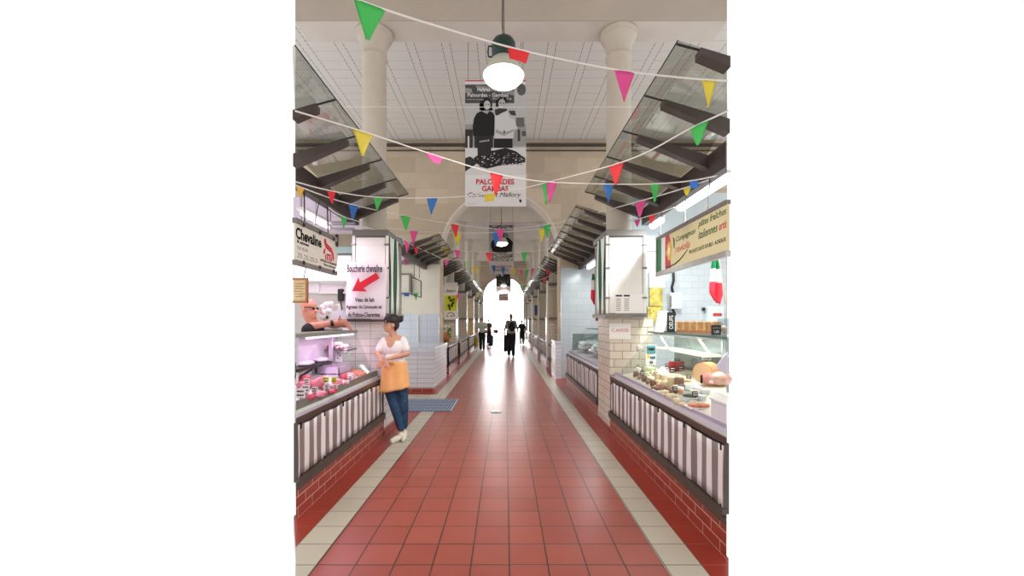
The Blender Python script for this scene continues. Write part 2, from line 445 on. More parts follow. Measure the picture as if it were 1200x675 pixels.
# ------------------------------------------------------------------ wall linings around the side passage and the second right stall
struct(MB().box(-3.2, -1.86, 11.58, 11.70, 1.80, 3.20), 'wall_panel', M_cream)
struct(MB().box(-3.2, -1.86, 11.56, 11.70, 0, 1.80), 'wall_panel.001', M_big)
struct(MB().box(-3.3, -1.86, 11.50, 11.70, 3.20, 3.28), 'trim_8', M_grey)
struct(MB().box(-3.3, -2.62, 11.52, 11.62, 3.30, 3.75), 'wall_panel.002', mat('pale_blue_board', (206, 214, 226), .5))
struct(MB().box(1.56, 2.86, 11.56, 11.70, 0, 3.10), 'wall_panel.003', M_blue)
struct(MB().box(1.58, 2.86, 11.60, 11.70, 3.10, 3.40), 'wall_panel.004', M_stone)
# partitions behind the two front stalls
struct(MB().box(LX(6.5), -2.12, 6.48, 6.58, 0, 2.05), 'wall_left_stall', mat('grey_partition', (196, 190, 186), .5, var=.04, scale=3))
struct(MB().box(LX(6.5), -2.2, 6.46, 6.58, 2.05, 3.25), 'wall_left_stall.001', mat('white_partition', (236, 226, 236), .5))
struct(MB().box(LX(6.5), -2.2, 6.44, 6.58, 3.25, 3.55), 'wall_left_stall.002', mat('lilac_board', (226, 212, 236), .5))
struct(MB().box(2.0, RX(6.7), 6.72, 6.82, 0, 2.75), 'wall_right_stall', M_bluep)
struct(MB().box(2.0, RX(6.7), 6.70, 6.82, 2.75, 3.70), 'wall_right_stall.001', mat('pale_blue_partition', (196, 208, 214), .5))
# ------------------------------------------------------------------ piers with their sign casings
def pier(x0, x1, y0, y1, m=None, top=1.66):
    struct(MB().box(x0, x1, y0, y1, .10, top), 'pier', m or M_beige)
    s = .004
    struct(MB().box(x0 - s, x1 + s, y0 - s, y1 + s, 0, .10), 'pier_base', M_plinth)
pier(-2.34, -1.70, 5.76, 6.45, M_wtile)
pier(1.50, 2.12, 5.90, 6.65)
WAVY_G = stripes('green_white_awning_cloth', (18, 92, 66), (236, 238, 232), 1, .115, .45, .04)

def casing(x0, x1, y0, y1, z0, z1, label, inner, depth=.46, curtain=True, panel=None):
    """sheet-metal sign casing around the column foot; inner = x of the corridor side"""
    t = thing('sign_casing', label, 'sign casing', ((x0 + x1) / 2, y0, z0))
    MB().box(x0 + .03, x1 - .03, y0 + .03, y1, z0 + .06, z1 - .09).build('core', M_grey, t)
    MB().box(x0, x1, y0, y1, z1 - .09, z1, .006).build('top_cap', M_grey, t)
    MB().box(x0 - .01, x1 + .01, y0 - .02, y1, z0, z0 + .06, .004).build('bottom_ledge', M_grey, t)
    p = MB().box(x0 + .05, x1 - .05, y0 + .012, y0 + .03, z0 + .065, z1 - .11).build('panel', panel or M_wpaint, t)
    for x in (x0 + .02, x1 - .02):
        MB().box(x - .02, x + .02, y0, y0 + .04, z0 + .05, z1 - .08, .004).build('frame_post', M_wpaint, t)
    MB().box(x0 + .05, x1 - .05, y0 + .004, y0 + .016, z1 - .22, z1 - .205).build('seam', M_wpaint, p)
    for z in (z0 + .28, z0 + .70, z1 - .21):
        for x in (x0 + .02, x1 - .02):
            MB().box(x - .035, x + .035, y0 - .012, y0 + .008, z - .012, z + .012, .003).build('clip', M_grey, t)
    if curtain:
        s = 1 if inner > (x0 + x1) / 2 else -1
        def fn(u, v):
            return (inner + s * (.012 + .014 * math.sin(u * 16) + .010 * math.sin(u * 7 + v * 4)), y0 + .03 + u * depth, z0 + .05 + v * (z1 - z0 - .14))
        MB().sheet(fn, 40, 8, .003, (s, 0, 0)).build('striped_curtain', WAVY_G, t)
    return t
cas_l = casing(-2.16, -1.65, 5.80, 6.66, 1.66, 2.90, 'white panelled sign casing behind the red arrow poster, green striped curtain on its side', -1.65)
cas_r = casing(1.42, 1.985, 5.80, 6.66, 1.66, 2.90, 'white panelled sign casing with a small price list, above the CAISSE paper', 1.42)

# the price list printed on the right casing
pl = thing('price_list', 'small printed price list with two dark heading bars, low on the white casing', 'notice', at(737, 357, 5.79))
a = at(721, 345, 5.80); b = at(756, 371, 5.80)
MB().box(a.x, b.x, 5.803, 5.811, b.z, a.z).build('sheet', M_paper, pl)
M_ink = mat('dark_ink', (44, 44, 70), .6); M_inkg = mat('grey_ink', (150, 146, 150), .6)
for x0_, x1_ in ((721.5, 729), (731, 738)):
    p, q = at(x0_, 345.5, 5.80), at(x1_, 347.5, 5.80)
    MB().box(p.x, q.x, 5.80, 5.803, q.z, p.z).build('heading_bar', M_ink, pl)
bm_ = MB()
for k in range(7):
    for x0_, x1_ in ((722, 727.5), (731.5, 737)):
        p, q = at(x0_, 350 + k * 2.2, 5.80), at(x1_, 350.9 + k * 2.2, 5.80); bm_.box(p.x, q.x, 5.80, 5.803, q.z, p.z)
bm_.build('price_lines', M_inkg, pl)

# CAISSE paper
M_redink = mat('red_ink', (196, 52, 74), .6); M_blk = mat('black_ink', (26, 24, 28), .6); M_grn = mat('green_ink', (44, 92, 44), .6); M_blk.node_tree.nodes['Principled BSDF'].inputs['Specular IOR Level'].default_value = .05
cs = thing('caisse_notice', 'white paper reading CAISSE taped to the beige pier', 'notice', at(727, 397, 5.88))
a, b = at(714.5, 379, 5.88), at(739.5, 397.5, 5.88)
MB().box(a.x, b.x, 5.886, 5.896, b.z, a.z).build('sheet', M_paper, cs)
lettering('CAISSE', ((a.x + b.x) / 2, 5.886, at(0, 387, 5.88).z), .245, .042, M_redink, cs)

# arrow poster
M_pink = mat('pinkish_paper', (240, 228, 240), .6)
po = thing('arrow_poster', 'white hanging poster with a big red arrow and Boucherie chevaline in black', 'poster', (-1.93, 5.70, 1.62))
MB().sheet(lambda u, v: Vector((-2.215 + u * .56 + .02 * v, 5.70 + .012 * math.sin(u * 5) - .01 * math.sin(v * 6), 1.635 + v * (.80 - .035 * u))), 14, 14, .004, (0, 1, 0)).build('sheet', M_pink, po)
MB().box(-2.2, -1.66, 5.70, 5.725, 1.60, 1.64).build('bottom_batten', M_dark, po)
lettering('Boucherie chevaline', (-1.935, 5.655, 2.335), .485, .105, M_blk, po, bold=.022)
c = Vector((-1.925, 5.655, 2.135)); dr = Vector((-.86, 0, -.52)).normalized(); nr = Vector((-dr.z, 0, dr.x))
pt = lambda s, w: c + dr * s + nr * w
MB().prism([pt(-.20, .045), pt(.06, .045), pt(.04, .115), pt(.215, 0), pt(.04, -.115), pt(.06, -.045), pt(-.20, -.045)], (0, .004, 0)).build('arrow', mat('arrow_red', (214, 20, 48), .6), po)
lettering('Veau de lait', (-1.935, 5.655, 1.905), .27, .06, M_blk, po, bold=.025)
lettering('Agneau du Limousin et', (-1.945, 5.655, 1.80), .49, .065, M_blk, po, bold=.025)
lettering('du Poitou-Charentes', (-1.945, 5.655, 1.70), .44, .06, M_blk, po, bold=.025)

# ------------------------------------------------------------------ counters along the aisle
TARP = stripes('taupe_white_tarp', (236, 228, 230), (136, 122, 120), 1, .1635, .47, .03, .008)
TARP_L = TARP
def tarp(X, s, y0, y1, label, z0=.335, z1=.765, ties=True, m=None, nt_=5):
    t = thing('striped_tarp', label, 'counter tarp', (X, (y0 + y1) / 2, z0), 'striped tarps tied to the counter rails')
    L = y1 - y0
    def fn(u, v):
        y = y0 + u * L
        sag = .005 * math.sin(y * 9.5) + .005 * math.sin(y * 23 + v * 1.2)
        return (X + s * (sag * (.6 + .4 * math.sin(v * PI))), y, z0 + v * (z1 - z0) - (.012 * abs(math.sin(u * PI * (nt_))) if v > .5 else -.010 * abs(math.sin(u * PI * nt_))))
    MB().sheet(fn, max(20, int(L * 26)), 6, .003, (s, 0, 0)).build('cloth', m or TARP, t)
    if ties:
        for k in range(nt_ + 1):
            y = y0 + .04 + (L - .08) * k / nt_
            for z in (z1 - .01, z0 - .005):
                MB().box(X - .012, X + .012, y - .008, y + .008, z - .03, z + .025, .003).build('tie', M_black, t)
    return t

def counter(X, s, y0, y1, back, yb, label, lips=True, posts=True):
    """s=+1: right of the aisle. plinth, rails and case body; the near end is cut on the slant (back corner at yb)"""
    t = thing('display_counter', label, 'display counter', (X, y1, 0))
    def quad(d0, d1, z0, z1, ye=None):
        e = lambda d: y0 + (yb - y0) * d / back
        return MB().prism([(X + s * d0, e(d0), z0), (X + s * d1, e(d1), z0), (X + s * d1, y1, z0), (X + s * d0, y1, z0)], (0, 0, z1 - z0))
    quad(0, back, 0, .25).build('plinth', M_plinth, t)
    q = quad(-.03, .10, .25, .29); q.prism([(X - s * .03, y0, .29), (X, y0, .29), (X, y1, .29), (X - s * .03, y1, .29)], (0, 0, .045)); q.build('bottom_rail', M_dark, t)
    quad(-.005, .012, .775, .822).build('top_rail', M_rail, t)
    for y in ([y1 - .03, (y0 + y1) / 2, y0 + .05] if posts else [y1 - .03]):
        MB().box(X + s * .0, X + s * .035, y - .018, y + .018, .29, .775).build('post', M_dark, t)
    quad(.06, back, .25, .80).build('body', mat('counter_back_panel', (120, 112, 110), .6), t)
    return t, quad

ctl, ql = counter(-1.70, -1, 3.34, 5.74, .58, 4.46, 'butcher counter with glass top and red brick plinth under the pink meat display')
ctr, qr = counter(1.50, 1, 2.79, 5.88, .85, 4.36, 'delicatessen counter with glass top and red brick plinth under the cheese display')
tarp(-1.695, 1, 3.36, 5.66, 'taupe and white striped tarp below the pink meat counter')
tarp(1.495, -1, 2.80, 5.80, 'taupe and white striped tarp below the cheese counter')

M_lilac = mat('lilac_steel', (196, 186, 206), .35, .35)
M_lip = mat('grey_lip', (128, 126, 120), .45, .2, var=.05)
M_price = mat('ribbed_price_rail', (214, 216, 206), .5, var=.05, scale=40)
M_case = mat('case_white', (226, 222, 232), .4)
GL = glass('case_glass', (249, 251, 250), .03)
GEDGE = mat('glass_edge_green', (92, 112, 104), .3)
# left case superstructure
ql(.012, .085, .80, .820).build('ledge', M_lilac, ctl)
ql(.080, .095, .815, .850).build('price_rail', M_price, ctl)
ql(.086, .110, .850, .925).build('front_lip', M_lip, ctl)
e_l = lambda d: 3.34 + (4.46 - 3.34) * d / .58
M_deck = mat('white_deck', (232, 224, 232), .4)
MB().prism([(-1.81, e_l(.11), .80), (-2.28, 4.46, .80), (-2.28, 5.56, .80), (-1.81, 5.56, .80)], (0, 0, .06)).build('deck_base', M_deck, ctl)
dk = MB(); q = dk.b
vs = [q.verts.new(v) for v in [(-1.81, e_l(.11), .885), (-2.27, 4.44, .99), (-2.27, 5.55, .99), (-1.81, 5.55, .885)]] + [q.verts.new(v) for v in [(-1.81, e_l(.11), .86), (-2.27, 4.44, .86), (-2.27, 5.55, .86), (-1.81, 5.55, .86)]]
for ids in ((0, 1, 2, 3), (7, 6, 5, 4), (0, 4, 5, 1), (1, 5, 6, 2), (2, 6, 7, 3), (3, 7, 4, 0)): q.faces.new([vs[i] for i in ids])
bmesh.ops.recalc_face_normals(q, faces=q.faces); dk.build('sloped_deck', M_deck, ctl)
g0 = MB().prism([(-1.79, e_l(.09), .93), (-2.0, e_l(.30), 1.455), (-2.0, 5.52, 1.455), (-1.79, 5.52, .93)], (-.008, 0, 0)).build('front_glass', GL, ctl)
MB().prism([(-1.79, 5.53, .93), (-2.0, 5.53, 1.455), (-2.27, 5.53, 1.455), (-2.27, 5.53, .93)], (0, .008, 0)).build('end_glass', GL, ctl)
MB().prism([(-1.99, e_l(.29), 1.455), (-2.28, 4.46, 1.455), (-2.28, 5.54, 1.455), (-1.99, 5.54, 1.455)], (0, 0, .035)).build('top_shelf', mat('greygreen_shelf', (128, 136, 126), .35), ctl)
MB().box(-2.30, -2.27, 4.52, 5.56, .86, 1.45).build('back_panel', mat('lilac_mirror', (206, 198, 214), .25, .3), ctl)
MB().prism([(-2.12, 4.16, 1.09), (-2.27, 4.45, 1.09), (-2.27, 5.05, 1.09), (-2.12, 5.05, 1.09)], (0, 0, .035)).build('middle_shelf', M_black, ctl)
MB().box(-2.27, -1.98, 5.15, 5.5, 1.235, 1.255, .004).build('upper_shelf', mat('slate_shelf', (88, 84, 96), .35, .3), ctl)
MB().box(-2.20, -2.16, 5.12, 5.16, 1.0, 1.455).build('shelf_post', M_lilac, ctl)

# right case superstructure
e_r = lambda d: 2.79 + (4.36 - 2.79) * d / .85
qr(.012, .075, .80, .820).build('ledge', mat('pale_steel', (206, 200, 192), .4, .3), ctr)
qr(.058, .074, .820, .850).build('price_rail', mat('pale_lilac_rail', (214, 206, 224), .35, .2), ctr)
qr(.064, .085, .815, .885).build('front_lip', M_lilac, ctr)
MB().prism([(1.585, e_r(.085), .80), (2.34, 4.34, .80), (2.34, 5.72, .80), (1.585, 5.72, .80)], (0, 0, .05)).build('deck_base', M_deck, ctr)
dk = MB(); q = dk.b
vs = [q.verts.new(v) for v in [(1.585, e_r(.085), .865), (2.30, 4.28, 1.00), (2.30, 5.70, 1.00), (1.585, 5.70, .865)]] + [q.verts.new(v) for v in [(1.585, e_r(.085), .85), (2.30, 4.28, .85), (2.30, 5.70, .85), (1.585, 5.70, .85)]]
for ids in ((0, 1, 2, 3), (7, 6, 5, 4), (0, 4, 5, 1), (1, 5, 6, 2), (2, 6, 7, 3), (3, 7, 4, 0)): q.faces.new([vs[i] for i in ids])
bmesh.ops.recalc_face_normals(q, faces=q.faces); dk.build('sloped_deck', mat('cream_deck', (232, 224, 206), .5), ctr)
MB().prism([(1.575, e_r(.1), .89), (2.0, e_r(.5), 1.445), (2.0, 5.66, 1.445), (1.575, 5.66, .89)], (.008, 0, 0)).build('front_glass', GL, ctr)
MB().prism([(1.575, 5.67, .89), (2.0, 5.67, 1.445), (2.34, 5.67, 1.445), (2.34, 5.67, .89)], (0, .008, 0)).build('end_glass', GL, ctr)
ts = MB().prism([(1.99, 3.69, 1.45), (2.36, 4.38, 1.45), (2.36, 5.72, 1.45), (1.99, 5.72, 1.45)], (0, 0, .02)).build('top_shelf', glass('shelf_glass', (206, 222, 216), .06), ctr)
MB().box(1.985, 1.992, 3.69, 5.72, 1.45, 1.47).build('shelf_edge', GEDGE, ts)
MB().box(2.35, 2.38, 4.38, 5.72, .85, 1.44).build('back_panel', mat('grey_mirror', (150, 164, 164), .2, .4), ctr)
MB().box(2.06, 2.34, 4.30, 5.66, 1.235, 1.255).build('middle_shelf', mat('ivory_shelf', (232, 226, 210), .4), ctr)
for y in (5.25, 4.17):
    MB().tube([(2.0, y + .12, 1.44), (2.06, y - .06, 1.26)], .013, 8).build('shelf_bracket', mat('ivory_rod', (238, 228, 206), .4), ctr)
MB().prism([(1.57, 2.92, .83), (1.73, 3.21, .83), (1.73, 3.40, .83), (1.57, 3.14, .83)], (0, 0, .19)).build('side_module', M_case, ctr)
MB().prism([(1.56, 2.91, 1.02), (1.74, 3.21, 1.02), (1.74, 3.41, 1.02), (1.56, 3.15, 1.02)], (0, 0, .012)).build('module_lid', M_wpaint, ctr)

# ------------------------------------------------------------------ glass canopies on bronze ribs
M_rib = mat('bronze_rib', (78, 69, 65), .45, .25, var=.08, scale=6)
GCF = glass('canopy_glass_low_glare', (222, 224, 220), .10, .03)  # far canopies: glare from the bright exit turned down in the glass
GC = glass('canopy_glass', (226, 228, 224), .30)
def canopy(s, y0, y1, ys, label, ystart=None):
    xb, xt, xg = (2.05, 1.344, 1.196) if s > 0 else (2.20, 1.61, 1.458)
    zt = lambda x: 3.285 + .30 * (xb - x)
    lim = (lambda Y: RX(Y)) if s > 0 else (lambda Y: -LX(Y))
    t = thing('glass_canopy', label, 'canopy', (s * xb, (y0 + y1) / 2, 3.05), 'glass canopies over the stalls')
    yb = max(y0, ystart or y0)
    ye = max(y0, (xb + .10) / abs(lim(1.0)))
    MB().prism([(s * xb, yb, 3.05), (s * (xb + .10), max(yb, ye), 3.05), (s * (xb + .10), y1, 3.05), (s * xb, y1, 3.05)], (0, 0, .24)).build('beam', M_rib, t)
    for y in ys:
        xe = min(xb + .01, lim(y))
        if xe < xt + .12: continue
        h = lambda x: .05 + .085 * (x - xt) / (xb - xt)
        MB().prism([(s * xt, y - .045, zt(xt) - h(xt)), (s * xt, y - .045, zt(xt)), (s * xe, y - .045, zt(xe)), (s * xe, y - .045, zt(xe) - h(xe))], (0, .09, 0)).build('rib', M_rib, t)
        MB().tube([(s * xg, y, zt(xg) + .006), (s * (xt + .03), y, zt(xt) + .004)], .008, 6).build('glazing_rod', M_black, t)
    ys2 = [y0] + [y for y in ys if y0 + .1 < y < y1 - .1] + [y1]
    for a, b in zip(ys2, ys2[1:]):
        xa, xc = min(xb, lim(a)), min(xb, lim(b))
        if xa < xg + .02: xa = xg + .02
        MB().prism([(s * xg, a + .006, zt(xg) + .012), (s * xg, b - .006, zt(xg) + .012), (s * xc, b - .006, zt(xc) + .012), (s * xa, a + .006, zt(xa) + .012)], (0, 0, .012)).build('glass_pane', GC if y0 < 8 else GCF, t)
    MB().tube([(s * xg, y0, zt(xg) + .018), (s * xg, y1, zt(xg) + .018)], .005, 6).build('glass_edge', M_black, t)
    return t
R6 = [2.87 + .66 * k for k in range(6)]
canopy(-1, 2.85, 6.19, R6, 'dark ribbed glass canopy above the butcher stall', 4.32)
canopy(1, 2.85, 6.19, R6, 'dark ribbed glass canopy above the pasta sign stall', 3.82)
R2 = [9.1 + .6 * k for k in range(5)]
canopy(-1, 9.05, 11.55, R2, 'dark ribbed glass canopy over the white tiled block, before the arch on the left')
canopy(1, 6.9, 11.55, [7.0 + .64 * k for k in range(8)], 'dark ribbed glass canopy in front of the arch above the blue-grey tiled wall')
for i, (a, b) in enumerate([(12.4, 14.6), (15.3, 18.5), (19.2, 22.6), (23.3, 26.7), (27.4, 30.7)]):
    n = 4 if i == 0 else 5
    w = ['just beyond the arch', 'second beyond the arch', 'third beyond the arch', 'fourth beyond the arch', 'farthest beyond the arch'][i]
    canopy(-1, a, b, [a + .1 + (b - a - .2) * k / n for k in range(n + 1)], 'dark ribbed glass canopy, %s on the left side of the aisle' % w)
    canopy(1, a, b, [a + .1 + (b - a - .2) * k / n for k in range(n + 1)], 'dark ribbed glass canopy, %s on the right side of the aisle' % w)

# ------------------------------------------------------------------ hanging shop signs
M_board = mat('sign_cream', (224, 218, 206), .6); M_board2 = mat('sign_yellow', (226, 214, 168), .6)
sg = thing('shop_sign', 'cream hanging board reading Chevaline with a red horseman emblem', 'shop sign', (-2.2, 4.85, 2.22))
pts = [(-2.2, 4.32, 2.255), (-2.2, 5.30, 2.255), (-2.2, 5.38, 2.33), (-2.2, 5.41, 2.45), (-2.2, 5.36, 2.56), (-2.2, 5.28, 2.645), (-2.2, 4.32, 2.645)]
MB().prism(pts, (-.02, 0, 0)).build('board', M_board, sg)
MB().box(-2.235, -2.185, 4.31, 5.36, 2.645, 2.70, .004).build('top_bar', M_grey, sg)
MB().box(-2.235, -2.185, 4.31, 5.36, 2.205, 2.258, .004).build('bottom_bar', M_grey, sg)
for y in (4.46, 4.85, 5.24):
    for z in (2.655, 2.245): MB().box(-2.19, -2.175, y - .018, y + .018, z - .02, z + .02, .003).build('clip', M_black, sg)
X_ = -2.199
lettering('Chevaline', (X_, 4.615, 2.545), .60, .125, M_blk, sg, RIGHTWARD, bold=.03)
lettering('& agneau', (X_, 4.47, 2.455), .26, .042, M_blk, sg, RIGHTWARD, bold=.02)
lettering('Tel. 05.45', (X_, 4.46, 2.395), .24, .034, M_inkg, sg, RIGHTWARD)
lettering('25.25.25.5', (X_, 4.58, 2.315), .46, .05, M_inkg, sg, RIGHTWARD)
lettering('du Marche de la Rousselerie', (X_, 5.12, 2.345), .46, .032, M_blk, sg, RIGHTWARD)
lettering('Bancs interieurs', (X_, 5.16, 2.302), .34, .028, M_blk, sg, RIGHTWARD)
em = MB()
P = lambda y, z: (X_ + .001, y, z)
def poly(L): em.prism([P(*p) for p in L], (-.002, 0, 0))
poly([(5.02 + .035 * math.cos(a * PI / 8), 2.585 + .035 * math.sin(a * PI / 8)) for a in range(16)])
poly([(5.0, 2.56), (5.06, 2.57), (5.20, 2.535), (5.27, 2.47), (5.28, 2.40), (5.25, 2.375), (5.20, 2.47), (5.10, 2.49), (5.03, 2.51)])
poly([(4.99, 2.49), (5.03, 2.50), (5.02, 2.44), (4.99, 2.42), (4.97, 2.45)])
for y in (5.02, 5.07, 5.13, 5.18): poly([(y, 2.42), (y + .03, 2.43), (y + .035, 2.365), (y + .005, 2.36)])
poly([(5.06, 2.445), (5.19, 2.45), (5.18, 2.425), (5.07, 2.42)])
em.build('emblem', mat('emblem_red', (206, 44, 62), .6), sg)
for y in (4.55, 5.15):
    MB().tube([(-2.22, y, 2.70), (-2.25, y + .05, 3.05)], .008, 6).build('hanger', M_dark, sg)

sr = thing('shop_sign', 'pale yellow hanging board with Italian colours reading pates fraiches italiennes', 'shop sign', (2.05, 4.7, 2.2))
MB().box(2.055, 2.075, 3.81, 5.55, 2.27, 2.70).build('board', M_board2, sr)
MB().box(2.04, 2.09, 3.81, 5.58, 2.70, 2.74, .004).build('top_bar', M_grey, sr)
MB().box(2.04, 2.09, 3.81, 5.58, 2.215, 2.27, .004).build('bottom_bar', M_steel, sr)
MB().box(2.04, 2.09, 5.55, 5.585, 2.215, 2.74, .004).build('end_bar', M_grey, sr)
XR = 2.055
M_ig, M_iw, M_ir = mat('flag_green', (30, 130, 78), .6), mat('flag_white', (240, 238, 236), .6), mat('flag_red', (200, 62, 66), .6)
for y0_, y1_, mm, nm in ((5.41, 5.545, M_ig, 'green_band'), (5.28, 5.41, M_iw, 'white_band')):
    MB().box(XR - .003, XR, y0_, y1_, 2.275, 2.695).build(nm, mm, sr)
MB().prism([(XR, 5.28, 2.275), (XR, 5.10, 2.275), (XR, 5.13, 2.42), (XR, 5.09, 2.52), (XR, 5.12, 2.62), (XR, 5.16, 2.695), (XR, 5.28, 2.695)], (-.003, 0, 0)).build('red_band', M_ir, sr)
fl = MB()
fl.prism([(XR - .003, 5.15 + (.075 + .02 * math.cos(a * 2.2)) * math.cos(a * PI / 12), 2.49 + (.115 + .02 * math.cos(a * 2.2)) * math.sin(a * PI / 12)) for a in range(24)], (-.002, 0, 0))
fl.build('flower', mat('flower_yellow', (238, 190, 84), .6), sr)
MB().prism([(XR - .005, 5.15 + .035 * math.cos(a * PI / 8), 2.49 + .05 * math.sin(a * PI / 8)) for a in range(16)], (-.002, 0, 0)).build('flower_centre', mat('flower_cream', (244, 234, 200), .6), sr)
MB().tube([(XR - .004, 5.25, 2.305), (XR - .004, 5.10, 2.298), (XR - .004, 4.97, 2.305), (XR - .004, 4.85, 2.332), (XR - .004, 4.74, 2.37), (XR - .004, 4.62, 2.425)], [.007, .008, .007, .006, .005, .002], 6).build('stem', M_grn, sr)
MB().tube([(XR - .004, 5.03, 2.63), (XR - .004, 5.0, 2.60), (XR - .004, 5.0, 2.50)], [.006, .009, .005], 6).build('stem', M_grn, sr)
lettering('Compagnon', (XR, 4.70, 2.585), .50, .085, M_grn, sr, LEFTWARD, shear=.3, bold=.01)
lettering('raviolis', (XR, 4.77, 2.475), .40, .08, M_ir, sr, LEFTWARD, shear=.3, bold=.005)
lettering('p\u00e2tes fra\u00eeches', (XR, 4.10, 2.635), .56, .09, M_grn, sr, LEFTWARD, shear=.3, bold=.008)
lettering('italiennes', (XR, 4.18, 2.525), .40, .085, M_grn, sr, LEFTWARD, shear=.3, bold=.008)
lettering('artis', (XR, 3.885, 2.52), .14, .07, M_ir, sr, LEFTWARD, shear=.3, bold=.008)
lettering('PRODUITS SANTE DOUBLE - AGNEAUX', (XR, 4.21, 2.38), .76, .04, M_blk, sr, LEFTWARD)
for y in (5.50, 4.75, 4.2):
    MB().tube([(2.065, y, 2.74), (2.09, y, 3.06)], .007, 6).build('hanger', M_steel, sr)
    MB().tube([(2.065, y + .02, 2.80), (2.065, y - .02, 2.80), (2.065, y - .02, 2.76)], .007, 6).build('hook', M_steel, sr)

# lamps added inside the two glass cases to brighten the displays
def caselamp(p0, p1, m, parent, power, col):
    MB().tube([p0, p1], .012, 8).build('added_case_lamp', m, parent)
    ld = bpy.data.lights.new('case_fill_light', 'AREA'); ld.shape = 'RECTANGLE'; ld.size = .05; ld.size_y = abs(p1[1] - p0[1]); ld.energy = power; ld.color = col
    lo = bpy.data.objects.new('case_fill_light', ld); C.objects.link(lo); lo.parent = parent
    lo.location = (Vector(p0) + Vector(p1)) / 2 + Vector((0, 0, -.02)) - wloc(parent)
caselamp((-2.03, 4.2, 1.437), (-2.03, 5.48, 1.437), emis('case_pink', (255, 216, 242), 2), ctl, 7, (1, .66, .88))
caselamp((2.03, 3.9, 1.437), (2.03, 5.62, 1.437), emis('case_white', (250, 252, 255), 1.4), ctr, 9, (1, .98, .95))
# ------------------------------------------------------------------ white tiled blocks at the side passage and at the arch
M_block = tile('block_tile', (222, 220, 226), (214, 212, 220), (150, 144, 150), .42, .105, .004, 0, .2, .12, .0, .5)
M_top = tile('bullnose_tile', (214, 220, 230), (206, 213, 225), (170, 172, 180), .22, .14, .003, 0, .15, 0, .02, .4)
t = thing('tiled_block', 'long white tiled counter block beside the floor mat', 'tiled counter', (-2.1, 10.2, 0))
MB().box(-2.62, -1.60, 9.26, 11.2, .10, .89).build('body', M_block, t)
MB().box(-2.62, -1.595, 9.255, 11.2, 0, .10).build('base', M_plinth, t)
MB().box(-2.64, -1.575, 9.235, 11.22, .89, 1.016, .02).build('top', M_top, t)
t = thing('tiled_block', 'low white tiled post block at the right foot of the arch', 'tiled counter', (1.6, 12, 0))
MB().box(1.39, 1.545, 11.40, 12.35, .0, .98).build('body', M_block, t)
MB().box(1.38, 1.548, 11.39, 12.36, .98, 1.03, .015).build('top', M_top, t)

# hanging frames before the cream wall
t = thing('hanging_sign', 'thin dark empty frame hung on two rods before the cream wall', 'frame', (-2.3, 10.6, 2.3))
def frame_poly(t, pts, r, m, nm='rail'):
    for a, b in zip(pts, pts[1:] + pts[:1]): MB().tube([a, b], r, 6).build(nm, m, t)
fy = 10.6
A, B_, C_, D_ = at(482.5, 324.5, 10.3), at(493.5, 329.5, 11.1), at(493.5, 348.5, 11.1), at(482.5, 345, 10.3)
frame_poly(t, [A, B_, C_, D_], .014, M_dark)
MB().prism([A + Vector((-.004, 0, 0)), B_ + Vector((-.004, 0, 0)), C_ + Vector((-.004, 0, 0)), D_ + Vector((-.004, 0, 0))], (-.004, 0, 0)).build('pane', GL, t)
for x, y in ((485.5, 10.5), (491.5, 10.9)):
    p = at(x, 326, y); MB().tube([p, (p.x, p.y, 3.06)], .008, 6).build('rod', M_dark, t)
t = thing('wall_board', 'grey framed blank board on the cream wall behind the hanging frame', 'board', at(472, 344, 11.5))
p, q = at(459, 321.5, 11.55), at(482, 344, 11.55)
MB().box(p.x, q.x, 11.52, 11.575, q.z, p.z).build('panel', M_cream, t)
for z in (p.z, q.z): MB().box(p.x, q.x, 11.49, 11.56, z - .02, z + .02).build('frame_rail', M_grey, t)
MB().box(q.x - .05, q.x + .02, 11.48, 11.56, q.z, p.z).build('frame_post', M_grey, t)
MB().box(-2.47, -2.43, 11.50, 11.555, .95, 1.75, .004).build('corner_strip', M_wpaint, None, label='bright white vertical strip on the large white wall tiles', cat='strip')

# ------------------------------------------------------------------ right stall before the arch
ct2, q2 = counter(1.50, 1, 6.68, 10.1, .8, 6.70, 'deli counter of the second right stall in front of the blue-grey tiled wall')
q2(.0, .06, .815, .83).build('ledge', M_steel, ct2)
q2(.065, .09, .815, .885).build('front_lip', M_lilac, ct2)
MB().prism([(1.58, 6.72, .89), (1.95, 6.72, 1.42), (1.95, 10.0, 1.42), (1.58, 10.0, .89)], (.008, 0, 0)).build('front_glass', GL, ct2)
MB().box(1.95, 2.28, 6.72, 10.0, 1.42, 1.44).build('top_shelf', glass('shelf_glass'), ct2)
MB().box(1.62, 2.28, 9.9, 10.0, .80, 1.30).build('end_panel', mat('grey_mirror', (150, 164, 164), .2, .4), ct2)
MB().box(1.60, 2.28, 6.72, 9.9, .80, .90).build('deck_base', M_deck, ct2)
tarp(1.495, -1, 6.70, 10.05, 'taupe and white striped tarp before the blue-grey tiled wall on the right', nt_=6)
M_foil = mat('crinkled_foil', (214, 222, 222), .25, .35, var=.25, scale=14, bump=.8)
tag(MB().lump((1.95, 9.2, 1.045), (.28, .55, .14), 3, .35, 3.0, 4).build('foil_heap', M_foil), 'heap of crinkled clear wrap and ice in the second right counter', 'wrapped food', None)
tag(MB().lump((1.93, 8.0, 1.03), (.26, .5, .12), 9, .35, 3.0, 4).build('foil_heap', M_foil), 'lower heap of clear-wrapped food beside the pier in the second right counter', 'wrapped food')
tag(MB().box(1.72, 1.86, 7.25, 7.4, .90, 1.10, .02).build('jar', mat('amber_glass', (190, 130, 50), .2)), 'amber jar at the near end of the second right counter', 'jar')
tag(MB().box(1.70, 1.84, 7.0, 7.12, .90, 1.02, .02).build('box', mat('navy_box', (36, 48, 80), .4)), 'navy box beside the amber jar', 'box')

